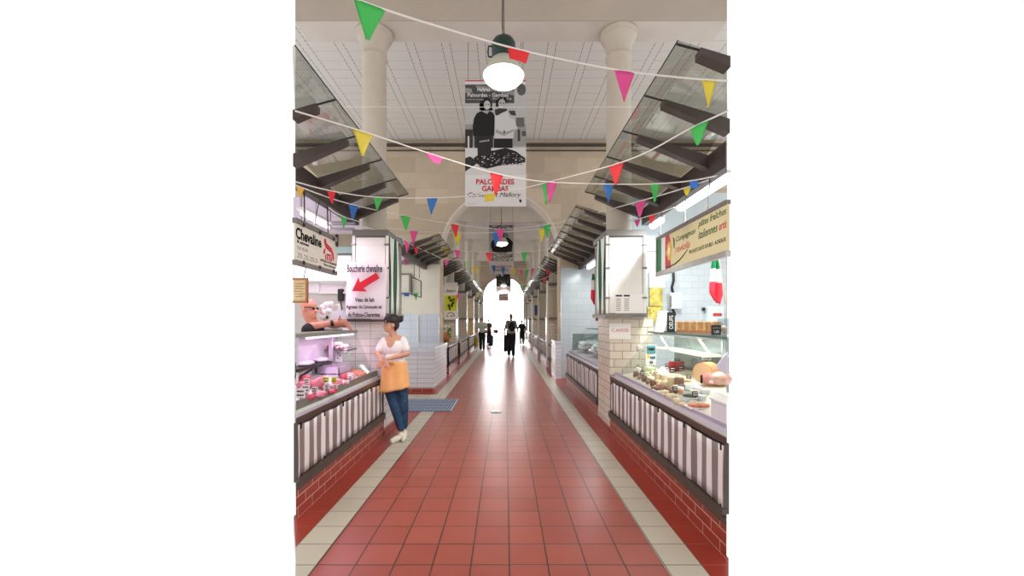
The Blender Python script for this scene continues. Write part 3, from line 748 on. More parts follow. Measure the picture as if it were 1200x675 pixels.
# Italian flag and menu board at the second right stall
M_fg = mat('cloth_green', (16, 120, 70), .8); M_fw = mat('cloth_white', (236, 234, 230), .8); M_fr = mat('cloth_red', (226, 44, 62), .8)
def flag(label, top, l, w, rot, pole=None):
    """a tricolour hanging limp from its top corner: gathered at the top, spreading below"""
    t = thing('tricolour_flag', label, 'flag', top)
    top = Vector(top)
    def strip(v0, v1, th):
        def fn(u, v):
            s = v0 + (v1 - v0) * v
            ww = w * (.34 + .66 * min(1, s * 1.3)) * (1 if s < .80 else 1 - (s - .80) * 2.6)
            a = rot + .0
            d = (u - .5) * ww
            return top + Vector((math.cos(a) * d + .03 * s, .04 * math.sin(u * 11 + s * 3) + math.sin(a) * d, -s * l - .10 * l * (u - .5) * s))
        return MB().sheet(fn, 14, 10, .003)
    strip(.0, .20, 0).build('green_band', M_fg, t); strip(.20, .52, 0).build('white_band', M_fw, t); strip(.52, 1.0, 0).build('red_band', M_fr, t)
    if pole: MB().tube(pole, .009, 8).build('pole', mat('ivory_rod', (238, 228, 206), .4), t)
    return t
p = at(696, 321, 7.2)
flag('Italian tricolour hanging beside the green striped curtain on the right', p, .56, .16, .2, [p + Vector((.0, 0, .06)), at(703, 347, 7.2)])
p = at(838, 305, 5.6)
flag('Italian tricolour hanging on the tiled wall under the yellow sign', p, .58, .18, .0, [p + Vector((.06, .02, .03)), p + Vector((.17, .05, -.60))])
t = thing('menu_board', 'tall pasta picture board half hidden by the green striped curtain on the right', 'board', at(703, 370, 7.0))
a, b = at(698, 318, 7.0), at(712, 376, 7.0)
MB().box(a.x, b.x, 7.0, 7.03, b.z, a.z).build('sheet', mat('pasta_cream', (226, 204, 150), .6, var=.2, scale=14), t)
MB().box(a.x, b.x, 6.992, 7.0, b.z, b.z + .32).build('sauce_picture', mat('sauce_red', (150, 90, 74), .6, var=.3, scale=22), t)
MB().box(a.x, b.x, 6.994, 7.0, b.z + .32, b.z + .47).build('herb_picture', mat('herb_green', (104, 128, 70), .6, var=.3, scale=22), t)

# ------------------------------------------------------------------ stalls beyond the arch
M_tan = mat('tan_panel', (214, 194, 154), .5); M_putty = mat('putty_panel', (196, 188, 168), .5, var=.03); M_grn2 = mat('mint_panel', (218, 232, 222), .4)
M_tanT = tile('tan_pier_tile', (222, 190, 140), (214, 180, 130), (140, 110, 80), .24, .115, .004, .5, .25)
ORD = ['nearest beyond the arch', 'second beyond the arch', 'third beyond the arch', 'fourth beyond the arch', 'farthest down the hall']
for i, y in enumerate(COLS):
    for s in (-1, 1):
        x0, x1 = (-2.32, -1.75) if s < 0 else (1.50, 2.07)
        pier(x0, x1, y - .3, y + .35, M_tanT if (s < 0 and i == 2) else M_beige)
        side = 'left' if s < 0 else 'right'
        casing(x0 - .02, x1 + .02, y - .36, y + .35, 1.66, 2.95, 'plain sign casing on a tiled pier, %s, %s side' % (ORD[i], side), x1 if s < 0 else x0,
               curtain=False, panel=[M_wpaint, M_putty, M_tan, M_putty, M_grn2][i] if s < 0 else [M_putty, M_putty, M_grn2, M_grn2, M_putty][i])
spans = [(12.4, 14.55), (15.3, 18.45), (19.2, 22.55), (23.3, 26.65), (27.4, 30.65)]
for i, (a, b) in enumerate(spans):
    for s in (-1, 1):
        X = -1.70 if s < 0 else 1.50; side = 'left' if s < 0 else 'right'
        cc, qq = counter(X, s, a, b, .7, a + .02, 'market counter with red plinth, %s, %s side' % (ORD[i], side), posts=False)
        qq(.0, .70, .80, .86).build('worktop', M_steel, cc)
        tarp(X - s * .005, -s, a + .03, b - .03, 'pale striped tarp on the market counter, %s, %s side' % (ORD[i], side), nt_=4,
             m=stripes('pale_tarp', (240, 236, 234), (176, 168, 164), 1, .1635, .55, .03, .05) if i else None)
# white enamel corner posts and hanging banners between the piers
for x, y, z0, z1, lab in ((1.46, 14.3, 0, 3.0, 'slim white corner post before the nearest right pier beyond the arch'),
                          (1.46, 18.2, 0, 3.0, 'slim white corner post before the second right pier beyond the arch'),
                          (1.44, 22.3, 0, 3.0, 'slim white corner post before the third right pier beyond the arch')):
    MB().box(x - .035, x + .035, y - .03, y + .03, z0, z1, .01).build('corner_post', M_wpaint, None, label=lab, cat='post')
# yellow poster on the first left pier
t = thing('poster', 'tall white and lemon yellow poster with black leaves on a left pier beyond the arch', 'poster', (-2.03, 14.5, 1.6))
a, b = at(520.5, 331, 14.52), at(536, 374.5, 14.52)
MB().box(a.x, b.x, 14.50, 14.52, b.z, a.z).build('sheet', M_paper, t)
c, d = at(521.5, 346, 14.5), at(535.3, 364, 14.5)
MB().box(c.x, d.x, 14.492, 14.50, d.z, c.z).build('yellow_field', mat('lemon', (214, 228, 40), .6), t)
lv = MB()
for px, py, r, w_ in ((526.5, 349, .07, .05), (528.5, 352, .08, .05), (531, 355, .06, .05), (526, 358.5, .06, .06), (529.5, 358, .06, .07), (527, 361.5, .05, .06), (531.5, 351, .05, .04)):
    q = at(px, py, 14.49); lv.prism([(q.x + r * math.cos(k * PI / 5) * (1 if k % 2 else .5), 14.488, q.z + w_ * math.sin(k * PI / 5)) for k in range(10)], (0, .004, 0))
lv.build('leaf_print', mat('leaf_dark', (52, 62, 20), .6), t)
lettering('Saveurs', tuple(at(528.5, 340.5, 14.49)), .34, .10, mat('grey_ink2', (80, 76, 74), .6), t, shear=.3)
fr = MB()
for px, py in ((525.5, 367, ), (528.5, 366.3), (531, 367.6), (524.3, 370), (529, 370.5), (532, 369.8)):
    q = at(px, py, 14.49); fr.prism([(q.x + .035 * math.cos(k * PI / 4), 14.49, q.z + .025 * math.sin(k * PI / 4)) for k in range(8)], (0, .004, 0))
fr.build('fruit_print', mat('fruit_brown', (150, 96, 50), .6, var=.5, scale=9), t)
# goods on the left counter beyond the arch
tag(MB().lump((-1.98, 12.95, 1.05), (.22, .30, .20), 4, .2, 2).build('bread_loaf', mat('crust', (150, 88, 44), .6, var=.35, scale=9)), 'big brown round loaf on the first left counter beyond the arch', 'bread')
tag(MB().lump((-2.0, 12.5, 1.0), (.16, .2, .15), 14, .25, 2).build('bread_loaf', mat('dark_crust', (74, 40, 26), .6, var=.3, scale=9)), 'small dark loaf before the big brown loaf on the left', 'bread')
for k, (x, y, h_, m_) in enumerate(((-2.15, 12.6, .34, 'silver_canister'), (-2.3, 12.8, .26, 'silver_canister'))):
    tag(MB().lathe([(.07, 0), (.075, .02), (.075, h_ * .8), (.05, h_ * .88), (.05, h_), (.02, h_ + .03)], (x, y, .86), 16).build('canister', mat(m_, (180, 184, 186), .25, .7)),
        ['taller silver canister behind the dark loaf', 'shorter silver canister behind the dark loaf'][k], 'canister')
t = thing('potted_plant', 'leafy plant with white flowers at the end of the first left counter beyond the arch', 'plant', (-1.98, 14.0, .86))
MB().lathe([(.07, 0), (.10, .16), (.105, .17), (.09, .17)], (-1.98, 14.0, .86), 16).build('pot', mat('pale_pot', (190, 186, 170), .5), t)
lf = MB()
for k in range(46):
    a = random.uniform(0, 2 * PI); z = random.uniform(.18, .52); r = random.uniform(.03, .14)
    lf.ball((-1.98 + r * math.cos(a), 14.0 + r * math.sin(a), .86 + z), (.045, .02, .03), 8, (random.uniform(-1, 1), random.uniform(-1, 1), a))
lf.build('foliage', mat('leaf_green', (104, 136, 72), .6, var=.3, scale=12), t)
fw = MB()
for k in range(9):
    a = random.uniform(0, 2 * PI); r = random.uniform(0, .10); fw.ball((-1.98 + r * math.cos(a), 14.0 + r * math.sin(a), .86 + random.uniform(.50, .60)), .03, 8)
fw.build('flower_head', mat('petal_white', (244, 242, 236), .6), t)
# narrow column of photo strips and roller cover
t = thing('strip_banner', 'narrow pink and white vertical banner behind the yellow poster', 'banner', (-1.95, 16.0, 1.0))
MB().box(-1.98, -1.86, 15.9, 15.94, 1.0, 2.6).build('sheet', stripes('pink_band_print', (236, 214, 214), (206, 196, 188), 2, .16, .6, 0, .02), t)
MB().tube([(-1.92, 15.92, 2.6), (-1.92, 15.92, 3.05)], .008, 6).build('cord', M_dark, t)
t = thing('poster', 'blue and sand notice hanging on a right pier far down the hall', 'poster', (1.75, 22.4, 1.7))
MB().box(1.52, 2.0, 22.46, 22.50, 1.72, 2.8).build('sheet', M_tan, t)
MB().box(1.60, 1.95, 22.445, 22.46, 1.9, 2.45).build('blue_field', mat('royal_blue', (28, 60, 130), .6), t)
t = thing('bistro_table', 'small dark bistro table near the bright exit on the left', 'table', (-1.05, 31.0, 0))
MB().lathe([(.30, .72), (.31, .735), (.30, .75), (.0, .75)], (-1.05, 31.0, 0), 20).build('tabletop', mat('table_dark', (60, 34, 32), .4), t)
MB().lathe([(.20, 0), (.20, .02), (.04, .05), (.03, .70), (.10, .72)], (-1.05, 31.0, 0), 16).build('pedestal', M_black, t)
for x, y, lab in ((-1.45, 31.4, 'red bistro chair left of the small dark table'), (-.75, 31.6, 'red bistro chair behind the small dark table')):
    t = thing('bistro_chair', lab, 'chair', (x, y, 0), None)
    M_ch = mat('chair_red', (176, 50, 46), .5)
    MB().box(x - .2, x + .2, y - .2, y + .2, .44, .47, .01).build('seat', M_ch, t)
    MB().box(x - .2, x + .2, y + .17, y + .2, .62, .9, .01).build('backrest', M_ch, t)
    for sx in (-.18, .18):
        MB().tube([(x + sx, y + .18, 0), (x + sx, y + .185, .9)], .014, 6).build('leg', M_black, t)
        MB().tube([(x + sx, y - .18, 0), (x + sx, y - .18, .45)], .014, 6).build('leg', M_black, t)
# floor mat and drain
t = thing('floor_mat', 'blue-grey ribbed mat across the mouth of the side passage', 'mat', (-1.48, 7.85, 0))
MB().box(-1.97, -.975, 7.31, 8.41, .001, .008, .003).build('backing', mat('mat_blue', (104, 116, 140), .7), t)
rb = MB()
for k in range(19): rb.box(-1.95 + k * .0535, -1.92 + k * .0535, 7.32, 8.40, .008, .018)
rb.build('rib_field', mat('mat_rib', (176, 188, 210), .6), t)
gp = MB()
for k in range(10): gp.box(-1.96, -.985, 7.36 + k * .108, 7.385 + k * .108, .018, .021)
gp.build('cross_rib_field', mat('mat_dark', (80, 92, 120), .7), t)
t = thing('floor_drain', 'small round pale metal drain cover in the red floor', 'drain cover', (-.165, 7.28, 0))
MB().lathe([(.10, 0), (.10, .004), (.085, .007), (.0, .007)], (-.165, 7.28, 0), 24).build('cover', mat('drain_metal', (186, 192, 188), .35, .4), t)
MB().box(-.19, -.14, 7.27, 7.29, .006, .009).build('slot', M_dark, t)

# ------------------------------------------------------------------ things on the partitions behind the front stalls
t = thing('glowing_wall_patch', 'long glowing patch for the brightly lit white wall behind the butcher under the Chevaline sign', 'glowing patch', (-2.75, 6.3, 2.2))  # glowing sheet stands in for the overlit white wall
MB().box(LX(6.32), -2.36, 6.32, 6.44, 2.22, 2.62, .01).build('housing', M_wpaint, t)
MB().box(LX(6.31), -2.38, 6.30, 6.32, 2.24, 2.60).build('glow_sheet', emis('pink_white_glow', (255, 236, 250), 2.0), t)
t = thing('glass_transom', 'pale teal glass strip above the glowing wall patch', 'transom', (-2.8, 6.35, 2.66))
MB().box(LX(6.36), -2.36, 6.36, 6.44, 2.66, 2.76).build('strip', mat('teal_glass', (176, 206, 206), .2), t)
MB().box(LX(6.36), -2.36, 6.35, 6.44, 2.76, 2.95).build('tan_board', mat('tan_board', (170, 156, 136), .6), t)
MB().box(-2.62, -2.58, 6.34, 6.36, 2.76, 2.95).build('dark_strip', M_black, t)
t = thing('pipe_rail', 'lilac grey tubular rail above the Chevaline sign', 'rail', (-2.75, 6.0, 2.95))
MB().tube([(LX(6.0), 6.0, 3.04), (-2.2, 6.0, 3.04)], .03, 10).build('upper_tube', M_lilac, t)
MB().tube([(LX(6.0), 6.0, 2.95), (-2.2, 6.0, 2.95)], .022, 10).build('lower_tube', M_lilac, t)
for x in (-2.98, -2.56): MB().tube([(x, 6.0, 2.95), (x, 6.0, 3.5)], .018, 8).build('hanger', M_lilac, t)
t = thing('wall_rack', 'white empty rectangular frame on the grey partition behind the butcher', 'frame', (-2.6, 6.4, 1.98))
a, b = at(373, 331, 6.44), at(406, 343, 6.44)
for z in (a.z, b.z): MB().box(a.x, -2.12, 6.43, 6.47, z - .014, z + .014).build('rail', M_wpaint, t)
MB().box(a.x - .014, a.x + .014, 6.43, 6.47, b.z, a.z).build('side', M_wpaint, t)
t = thing('wall_phone', 'dark telephone hanging on the grey partition behind the butcher', 'telephone', at(399, 352, 6.42))
a = at(399, 343, 6.42)
MB().box(a.x - .05, a.x + .04, 6.42, 6.48, a.z - .13, a.z + .06, .015).build('body', M_black, t)
MB().tube([(a.x, 6.42, a.z - .12), (a.x + .03, 6.41, a.z - .25), (a.x - .02, 6.42, a.z - .36)], .008, 6).build('cord', M_black, t)
# framed certificate
t = thing('framed_certificate', 'yellowed certificate in a wooden frame hanging above the butcher', 'framed picture', (-2.42, 4.9, 1.8))
a, b = at(344.5, 326, 4.9), at(361.5, 355, 4.9)
MB().box(a.x, b.x, 4.885, 4.90, b.z, a.z).build('sheet', mat('old_paper', (232, 204, 160), .6, var=.08, scale=12), t)
M_wood = mat('frame_wood', (176, 116, 66), .45, var=.15, scale=20)
MB().box(b.x - .022, b.x, 4.87, 4.90, b.z, a.z).build('frame_side', M_wood, t)
for z in (b.z, a.z - .022): MB().box(a.x, b.x, 4.868, 4.90, z, z + .022).build('frame_side', M_wood, t)
ln = MB()
for k in range(6): ln.box(a.x + .02, b.x - .04 - .02 * (k % 2), 4.882, 4.886, a.z - .07 - k * .03, a.z - .064 - k * .03)
ln.build('script_lines', mat('sepia_ink', (150, 108, 70), .6), t)
MB().tube([(b.x - .05, 4.89, a.z), (-2.21, 4.89, 3.06)], .005, 6).build('wire', M_dark, t)
# right wall: electrical box, pasta poster, hook
t = thing('fuse_box', 'pale grey electrical box with black cable on the tiled wall under the yellow sign', 'electrical box', at(792, 362, 6.6))
a, b = at(785, 343, 6.6), at(799, 362, 6.6)
MB().box(a.x, b.x, 6.58, 6.72, b.z, a.z, .01).build('housing', mat('pale_grey_box', (206, 216, 218), .4), t)
MB().box(a.x - .005, a.x + .02, 6.575, 6.6, b.z + .02, a.z - .05, .004).build('hinge', M_grey, t)
p = at(789, 330, 6.65)
MB().tube([(p.x, 6.66, a.z - .01), (p.x - .02, 6.66, a.z + .09), (p.x + .01, 6.66, a.z + .2), (p.x, 6.66, a.z + .42)], .022, 8).build('cable', M_black, t)
MB().tube([at(788, 362, 6.66), at(791, 368, 6.6), at(788, 374, 6.62)], .02, 8).build('cable', M_black, t)
t = thing('pasta_poster', 'two-part poster of yellow pasta on the wall beside the white casing', 'poster', at(769, 378, 6.68))
for (x0_, y0_, x1_, y1_, sc) in ((761.5, 337, 776.5, 358.5, 9), (759, 359.5, 776.5, 379, 26)):
    a, b = at(x0_, y0_, 6.66), at(x1_, y1_, 6.66)
    MB().box(a.x, b.x, 6.66, 6.70, b.z, a.z).build('panel', mat('pasta_%d' % sc, (206, 186, 92), .6, var=.32, scale=sc), t)
q0 = at(761, 318, 6.66); q1 = at(779, 337, 6.66)
MB().box(q0.x, q1.x, 6.66, 6.70, q1.z, q0.z).build('blank_panel', M_wpaint, t)
t = thing('wall_hook', 'small dark hook on the blue-grey tiled wall', 'hook', at(824, 363, 6.7))
a = at(824, 362, 6.7); MB().box(a.x - .015, a.x + .015, 6.66, 6.72, a.z - .03, a.z + .02, .004).build('hook', M_black, t)
t = thing('paper_dispenser', 'white dispenser with a red stripe on the tiled wall at the right edge', 'dispenser', at(841, 378, 6.6))
a, b = at(830, 359, 6.6), at(849, 379, 6.6)
MB().box(a.x, b.x, 6.60, 6.72, b.z, a.z, .02).build('housing', mat('ice_white', (226, 240, 242), .4), t)
a, b = at(836, 367, 6.59), at(846, 370.5, 6.59); MB().box(a.x, b.x, 6.59, 6.61, b.z, a.z).build('stripe', M_ir, t)
# ------------------------------------------------------------------ the meat display (left)
def on_deck(px, py, zf, lift=.0):
    """where the sight line through a photo point meets the sloped deck (raised by lift)"""
    Y = 3.0
    while Y < 5.6:
        p = at(px, py, Y)
        if p.z <= zf(p.x) + lift: break
        Y += .01
    p = at(px, py, Y); return p.x, p.y, zf(p.x)
zl = lambda x: .885 + (.99 - .885) * (-1.81 - x) / .46      # deck height at x
M_m1 = mat('raw_pink', (226, 120, 146), .35, var=.22, scale=14); M_m2 = mat('raw_red', (204, 66, 96), .35, var=.3, scale=12)
M_m3 = mat('pale_pink', (240, 180, 190), .4, var=.2, scale=16); M_m4 = mat('sausage_orange', (234, 150, 130), .4, var=.15, scale=12)
meats = [
    (357, 445, .06, .07, .05, M_m2, 'dark red joint at the back, at the left edge of the butcher display'),
    (355, 459, .05, .07, .04, M_m3, 'pale fatty cut behind the nearest price cards'),
    (368, 449, .10, .09, .055, M_m1, 'large bright pink roast in the middle of the butcher display'),
    (362, 466, .05, .09, .03, M_m2, 'red slices nearest the left edge along the grey lip'),
    (374, 462, .06, .10, .03, M_m1, 'bright pink slices along the grey lip'),
    (384, 453, .06, .08, .04, M_m3, 'marbled pink and white cut under the left yellow card'),
    (389, 458, .045, .09, .025, M_m2, 'thin deep red slices along the lip below the yellow cards'),
    (396, 450, .06, .08, .04, M_m1, 'pink cut under the right yellow card'),
    (404, 449, .045, .08, .03, M_m3, 'pale cut beside the white tray'),
    (411, 441, .06, .08, .045, M_m3, 'plump pale pink cut before the sausages'),
    (403, 441, .05, .07, .035, M_m2, 'small red cut at the tray corner'),
    (353, 452, .045, .05, .04, M_m1, 'pink cut touching the left edge of the display'),
    (378, 444, .05, .06, .035, M_m1, 'small pink cut beside the lettered price board'),
]
for k, (px, py, a, b, c, m_, lab) in enumerate(meats):
    x, y, z = on_deck(px, py, zl, c * .8)
    MB().lump((x, y, z + c * .8), (a, b, c), k + 2, .30, 1.8, 3).build('meat_cut', m_, None, label=lab, cat='meat', group='cuts in the butcher display')
for k in range(5):
    x, y = -1.84 - .045 * k, 5.33 + .015 * (k % 2)
    z = zl(x) + .028
    MB().tube([(x - .03, y - .14, z), (x, y - .04, z + .008), (x + .01, y + .08, z + .004), (x - .02, y + .15, z)], [.012, .024, .024, .012], 8).build(
        'sausage', M_m4, None, label='%s orange-pink sausage from the grey lip at the far end of the butcher display' % ['first', 'second', 'third', 'fourth', 'fifth'][k], cat='sausage', group='sausages at the far end of the butcher display')
# trays
t = thing('meat_tray', 'white lilac tray with a pale rim behind the yellow price cards', 'tray', (-2.12, 5.1, 1.0))
b = MB().box(-2.25, -1.98, 4.9, 5.30, .975, .985); b.box(-2.25, -2.24, 4.9, 5.3, .975, 1.065); b.box(-1.99, -1.98, 4.9, 5.3, .93, 1.065); b.box(-2.25, -1.98, 4.9, 4.91, .94, 1.065); b.box(-2.25, -1.98, 5.29, 5.3, .94, 1.065)
b.build('tray_body', mat('tray_lilac', (206, 190, 220), .35), t)
t = thing('price_board', 'long pink lettered price board standing behind the meat', 'price board', (-2.2, 4.6, 1.0))
MB().prism([(-2.13, 4.20, .955), (-2.26, 4.80, .985), (-2.26, 4.80, 1.085), (-2.13, 4.20, 1.065)], (-.008, 0, 0)).build('sheet', M_pink, t)
b = MB()
for k in range(9):
    y = 4.26 + k * .056; x = -2.125 - (y - 4.20) * .217
    b.box(x + .006, x + .012, y, y + .03, 1.025 + k * .002, 1.05 + k * .002)
b.build('letters', M_blk, t)
def price_card(p, w, h, m, label, marks=2, cat='price card', group='price cards', yaw=0.0, ink=None, name='price_card'):
    t = thing(name, label, cat, p, group)
    x, y, z = p
    c, s = math.cos(yaw), math.sin(yaw)
    def q(u, d, v): return (x + c * u - s * d, y + s * u + c * d, z + v)
    MB().prism([q(-w / 2, 0, 0), q(w / 2, 0, 0), q(w / 2, .012, h), q(-w / 2, .012, h)], (0, .004, 0)).build('card', m, t)
    b = MB()
    for k in range(marks):
        v = h * (.30 + .42 * k / max(1, marks - 1)) if marks > 1 else h * .5
        for u0, u1 in ((-.34, -.08), (-.03, .14), (.2, .34)):
            b.prism([q(u0 * w, -.003, v - h * .07), q(u1 * w, -.003, v - h * .07), q(u1 * w, .0, v + h * .08), q(u0 * w, .0, v + h * .08)], (0, .003, 0))
    b.build('figures', ink or M_blk, t)
    MB().box(x - .004, x + .004, y + .004, y + .012, z - .03, z + .01).build('pin', M_black, t)
M_yel = mat('card_yellow', (214, 222, 30), .6); M_card = mat('card_white', (240, 224, 232), .6)
for (px, py, Y, w, m_, lab) in (
        (353, 462, 3.85, .085, M_card, 'white price card nearest the left edge of the meat display'),
        (359, 456, 4.05, .075, M_card, 'white double price card beside the nearest meat cards'),
        (369.5, 456, 4.3, .055, M_card, 'small white price card on the middle of the pink roast'),
        (360, 446, 4.5, .06, M_card, 'tilted pink-white card under the lettered board'),
        (382.5, 444.5, 4.75, .068, M_yel, 'left one of the two yellow price cards in the meat'),
        (392, 444, 4.85, .06, M_yel, 'right one of the two yellow price cards in the meat'),
        (384, 451, 4.6, .05, M_card, 'white card just under the left yellow card'),
        (393.5, 451, 4.75, .045, M_card, 'white card just under the right yellow card'),
        (411, 441, 5.3, .05, M_card, 'white card among the sausages at the far end')):
    x, y, z = on_deck(px, py + 4, zl, .05); price_card((x, y - .02, z + .05), w, w * .95, m_, lab, group='price cards in the butcher display')
# meat on upper shelf and the middle shelf
for k, (px, py, Y, r, m_, lab) in enumerate(((382, 400, 5.27, (.045, .05, .035), M_m2, 'red meat roll on the upper shelf of the butcher case'), (390, 401, 5.25, (.04, .05, .035), mat('purple_meat', (120, 60, 84), .35, var=.2), 'purple meat piece on the upper shelf of the butcher case'),
        (400, 406, 5.25, (.04, .05, .025), M_m1, 'pink sliced meat on the upper shelf of the butcher case'), (405, 405, 5.38, (.035, .05, .03), M_m3, 'pale meat at the right end of the upper shelf'))):
    p = at(px, py, Y); p.z = 1.255 + r[2] * .95
    MB().lump(p, r, 30 + k, .2, 2, 3).build('meat_cut', m_, None, label=lab, cat='meat', group='meat on the upper shelf of the butcher case')
p = at(396.5, 400, 5.32); price_card((p.x, p.y, 1.262), .09, .075, M_card, 'white card standing among the meat on the upper shelf', 1, group='price cards in the butcher display')
for k, (y, lab) in enumerate(((4.62, 'nearer flat slab of lilac-wrapped meat on the middle shelf'), (4.9, 'farther flat slab of lilac-wrapped meat on the middle shelf'))):
    MB().lump((-2.19, y - .1 * (1 - k), 1.15), (.07, .14, .03), 50 + k, .15, 2, 3).build('meat_slab', mat('wrapped_lilac', (200, 176, 206), .35, var=.1), None, label=lab, cat='meat')
# bag dispenser on top of the case
t = thing('bag_dispenser', 'white dispenser with ruffled plastic bags and a round disc on the butcher counter', 'bag dispenser', (-2.2, 5.3, 1.49))
M_bag = mat('white_plastic', (240, 236, 244), .4)
a = at(388, 378, 5.42)
MB().box(a.x - .10, a.x + .12, 5.36, 5.53, 1.49, 1.74, .02).build('housing', M_bag, t)
fr_ = [at(390, 357, 5.26), at(397, 357, 5.26), at(397, 368, 5.26)]
MB().tube([at(386, 360, 5.40), at(397, 357, 5.40), at(398, 369, 5.40)], .012, 8).build('handle', M_bag, t)
rf = MB()
for px, py, r in ((379, 361, .05), (383, 357.5, .045), (388, 356.5, .04), (377, 364, .035), (381, 366, .05), (385, 364, .045), (379, 371, .045)):
    rf.lump(at(px, py, 5.36), (r, r * .8, r), int(px), .35, 3, 3)
rf.build('bag_ruffle', M_bag, t)
q = at(398, 370.5, 5.36)
dsk = MB(); dsk.prism([(q.x + .085 * math.cos(k * PI / 12), 5.355, q.z + .085 * math.sin(k * PI / 12)) for k in range(24)], (0, .02, 0)); dsk.build('disc', mat('pale_disc', (222, 222, 244), .4), t)
q = at(383.5, 372, 5.34); MB().ball(q, (.018, .012, .022), 10).build('knob', M_black, t)
# small things on top of the counter ledge
p = at(376, 392, 5.0)

# ------------------------------------------------------------------ the delicatessen display (right)
zr = lambda x: .865 + (1.0 - .865) * (x - 1.585) / .715
M_c1 = mat('rind_cream', (232, 214, 178), .55, var=.12, scale=14); M_c2 = mat('rind_brown', (150, 116, 92), .6, var=.25, scale=12); M_c3 = mat('rind_orange', (224, 168, 116), .5, var=.1, scale=10)
M_c4 = mat('rind_green', (196, 204, 168), .5, var=.15, scale=12); M_c5 = mat('clear_tub', (226, 228, 232), .25); M_c6 = mat('charcuterie_red', (190, 98, 92), .45, var=.25, scale=16)
def deck(px, Y): X = (px - CX) * Y / F; return X, Y, zr(X)
M_cut = mat('ash_cheese', (96, 82, 80), .6)
for k, (px, py, r, h_, m_, lab) in enumerate((
        (757, 441, .045, .06, M_c4, 'greenish cheese behind the dried sausages'),
        (771.5, 446, .045, .09, M_c1, 'upright cream cheese left of the cream drum'),
        (780, 446, .055, .085, M_c1, 'cream drum cheese under the red tray'),
        (771, 450, .045, .045, M_c1, 'flat cream cheese before the upright cream cheese'),
        (780, 452, .055, .05, M_c1, 'flat cream cheese before the cream drum'),
        (788, 452, .05, .10, M_c1, 'tall cream cheese beside the grey-brown cut cheese'),
        (796, 453, .048, .10, M_c2, 'grey-brown cut cheese beside the tall cream cheese'),
        (802, 455, .06, .04, M_cut, 'dark ash-coated cheese beside the grey-brown cut cheese'),
        (762, 447, .045, .04, M_c1, 'small cream disc by the brown sausages'),
        (768, 457, .045, .04, M_c2, 'small brown disc behind the steel lip'),
        (779, 462, .05, .04, M_c1, 'pale flat disc behind the steel lip'),
        (787, 467, .05, .045, M_c1, 'cream flat disc behind the steel lip'),
        (790, 461, .045, .04, M_c2, 'brown flat disc between cream discs'),
        (795, 472, .05, .04, M_c1, 'pale flat disc nearest the clear tubs'),
        (800, 462, .04, .05, M_c3, 'amber flat disc before the ash-coated cheese'))):
    X, Y, z = on_deck(px, py, zr)
    MB().lathe([(r * .9, 0), (r, .012), (r, h_ - .012), (r * .9, h_), (.001, h_)], (X, Y, z - .004), 20).build('cheese', m_, None, label=lab, cat='cheese', group='cheeses in the right display')
# big orange wheel standing on edge, with the two behind
t = thing('orange_cheese', 'big orange cheese wheel standing on edge with its pale cut face forward', 'cheese', (2.0, 4.2, .98))
c = at(823, 437, 4.2)
def wheel(c, r, d, face, rind, t):
    ax = Vector((.8, .6, 0)).normalized(); u = Vector((0, 0, 1)); w = ax.cross(u)
    ringp = [c + (u * math.cos(k * PI / 16) + w * math.sin(k * PI / 16)) * r for k in range(32)]
    MB().prism(ringp, ax * d).build('rind', rind, t)
    MB().prism([c - ax * .003 + (p - c) * .93 for p in ringp], ax * .004).build('cut_face', face, t)
wheel(c, .105, .16, mat('cut_orange', (240, 196, 150), .5, var=.05), M_c3, t)
MB().box(c.x - .03, c.x - .01, c.y - .03, c.y - .02, c.z - .10, c.z - .02).build('pick', M_blk, t)
for k, (px, Y, r, lab) in enumerate(((833, 4.45, .095, 'second orange cheese wheel, right behind the big cut wheel'), (841, 4.62, .085, 'third orange cheese wheel, half hidden at the right'))):
    t = thing('orange_cheese', lab, 'cheese', (2.1, Y, 1.0)); q = at(px - 2, 438, Y); wheel(q, r, .13, M_c3, mat('rind_brown_orange', (200, 142, 96), .5, var=.1), t)
# brown dried sausages along the lip
for k, (px, py, lab) in enumerate(((745, 441.5, 'first'), (750, 444, 'second'), (755, 447, 'third'), (760, 450, 'fourth'), (765, 453, 'fifth'), (776, 458, 'sixth'))):
    X, Y, z = on_deck(px, py, zr)
    MB().tube([(X - .04, Y - .07, z + .02), (X, Y, z + .045), (X + .05, Y + .06, z + .03)], [.016, .032, .016], 10).build('dry_sausage', M_c2 if k % 2 else mat('dark_sausage', (112, 78, 70), .6, var=.3, scale=14), None,
        label='%s brown dried sausage from the far end along the steel lip' % lab, cat='sausage', group='dried sausages behind the steel lip')
# tubs and wrapped packs
for k, (px, py, r, h_, lab) in enumerate(((797, 459, .04, .05, 'clear tub before the ash-coated cheese'), (808, 456, .05, .06, 'clear tub before the big orange wheel'), (818, 459, .05, .05, 'clear tub under the pink ham'), (806, 463, .045, .045, 'clear tub with green filling behind the steel lip'),
        (815, 464, .05, .05, 'clear tub right of the green filled tub'), (799, 467, .04, .04, 'small clear tub nearest the steel lip'), (826, 462, .05, .05, 'clear tub near the white side module'), (805, 471, .04, .035, 'clear tub before the dark salad'), (822, 468, .05, .04, 'clear tub behind the carrot tray'), (813, 474, .04, .03, 'low clear tub touching the carrot tray'))):
    X, Y, z = on_deck(px, py, zr)
    t = thing('plastic_tub', lab, 'tub', (X, Y, z), 'clear tubs in the right display')
    MB().lathe([(r * .8, 0), (r, h_), (r * .95, h_), (r * .8, .01)], (X, Y, z - .003), 16, False).build('tub', M_c5, t)
    MB().lump((X, Y, z + h_ * .75), (r * .85, r * .85, h_ * .35), 60 + k, .3, 3, 2).build('filling', [M_c5, M_c1, M_c5, mat('salad_green', (104, 132, 96), .6, var=.3, scale=20), M_c1, M_c2, M_c5, M_c1, M_c5, M_c1][k], t)
X, Y, z = on_deck(809, 470, zr)
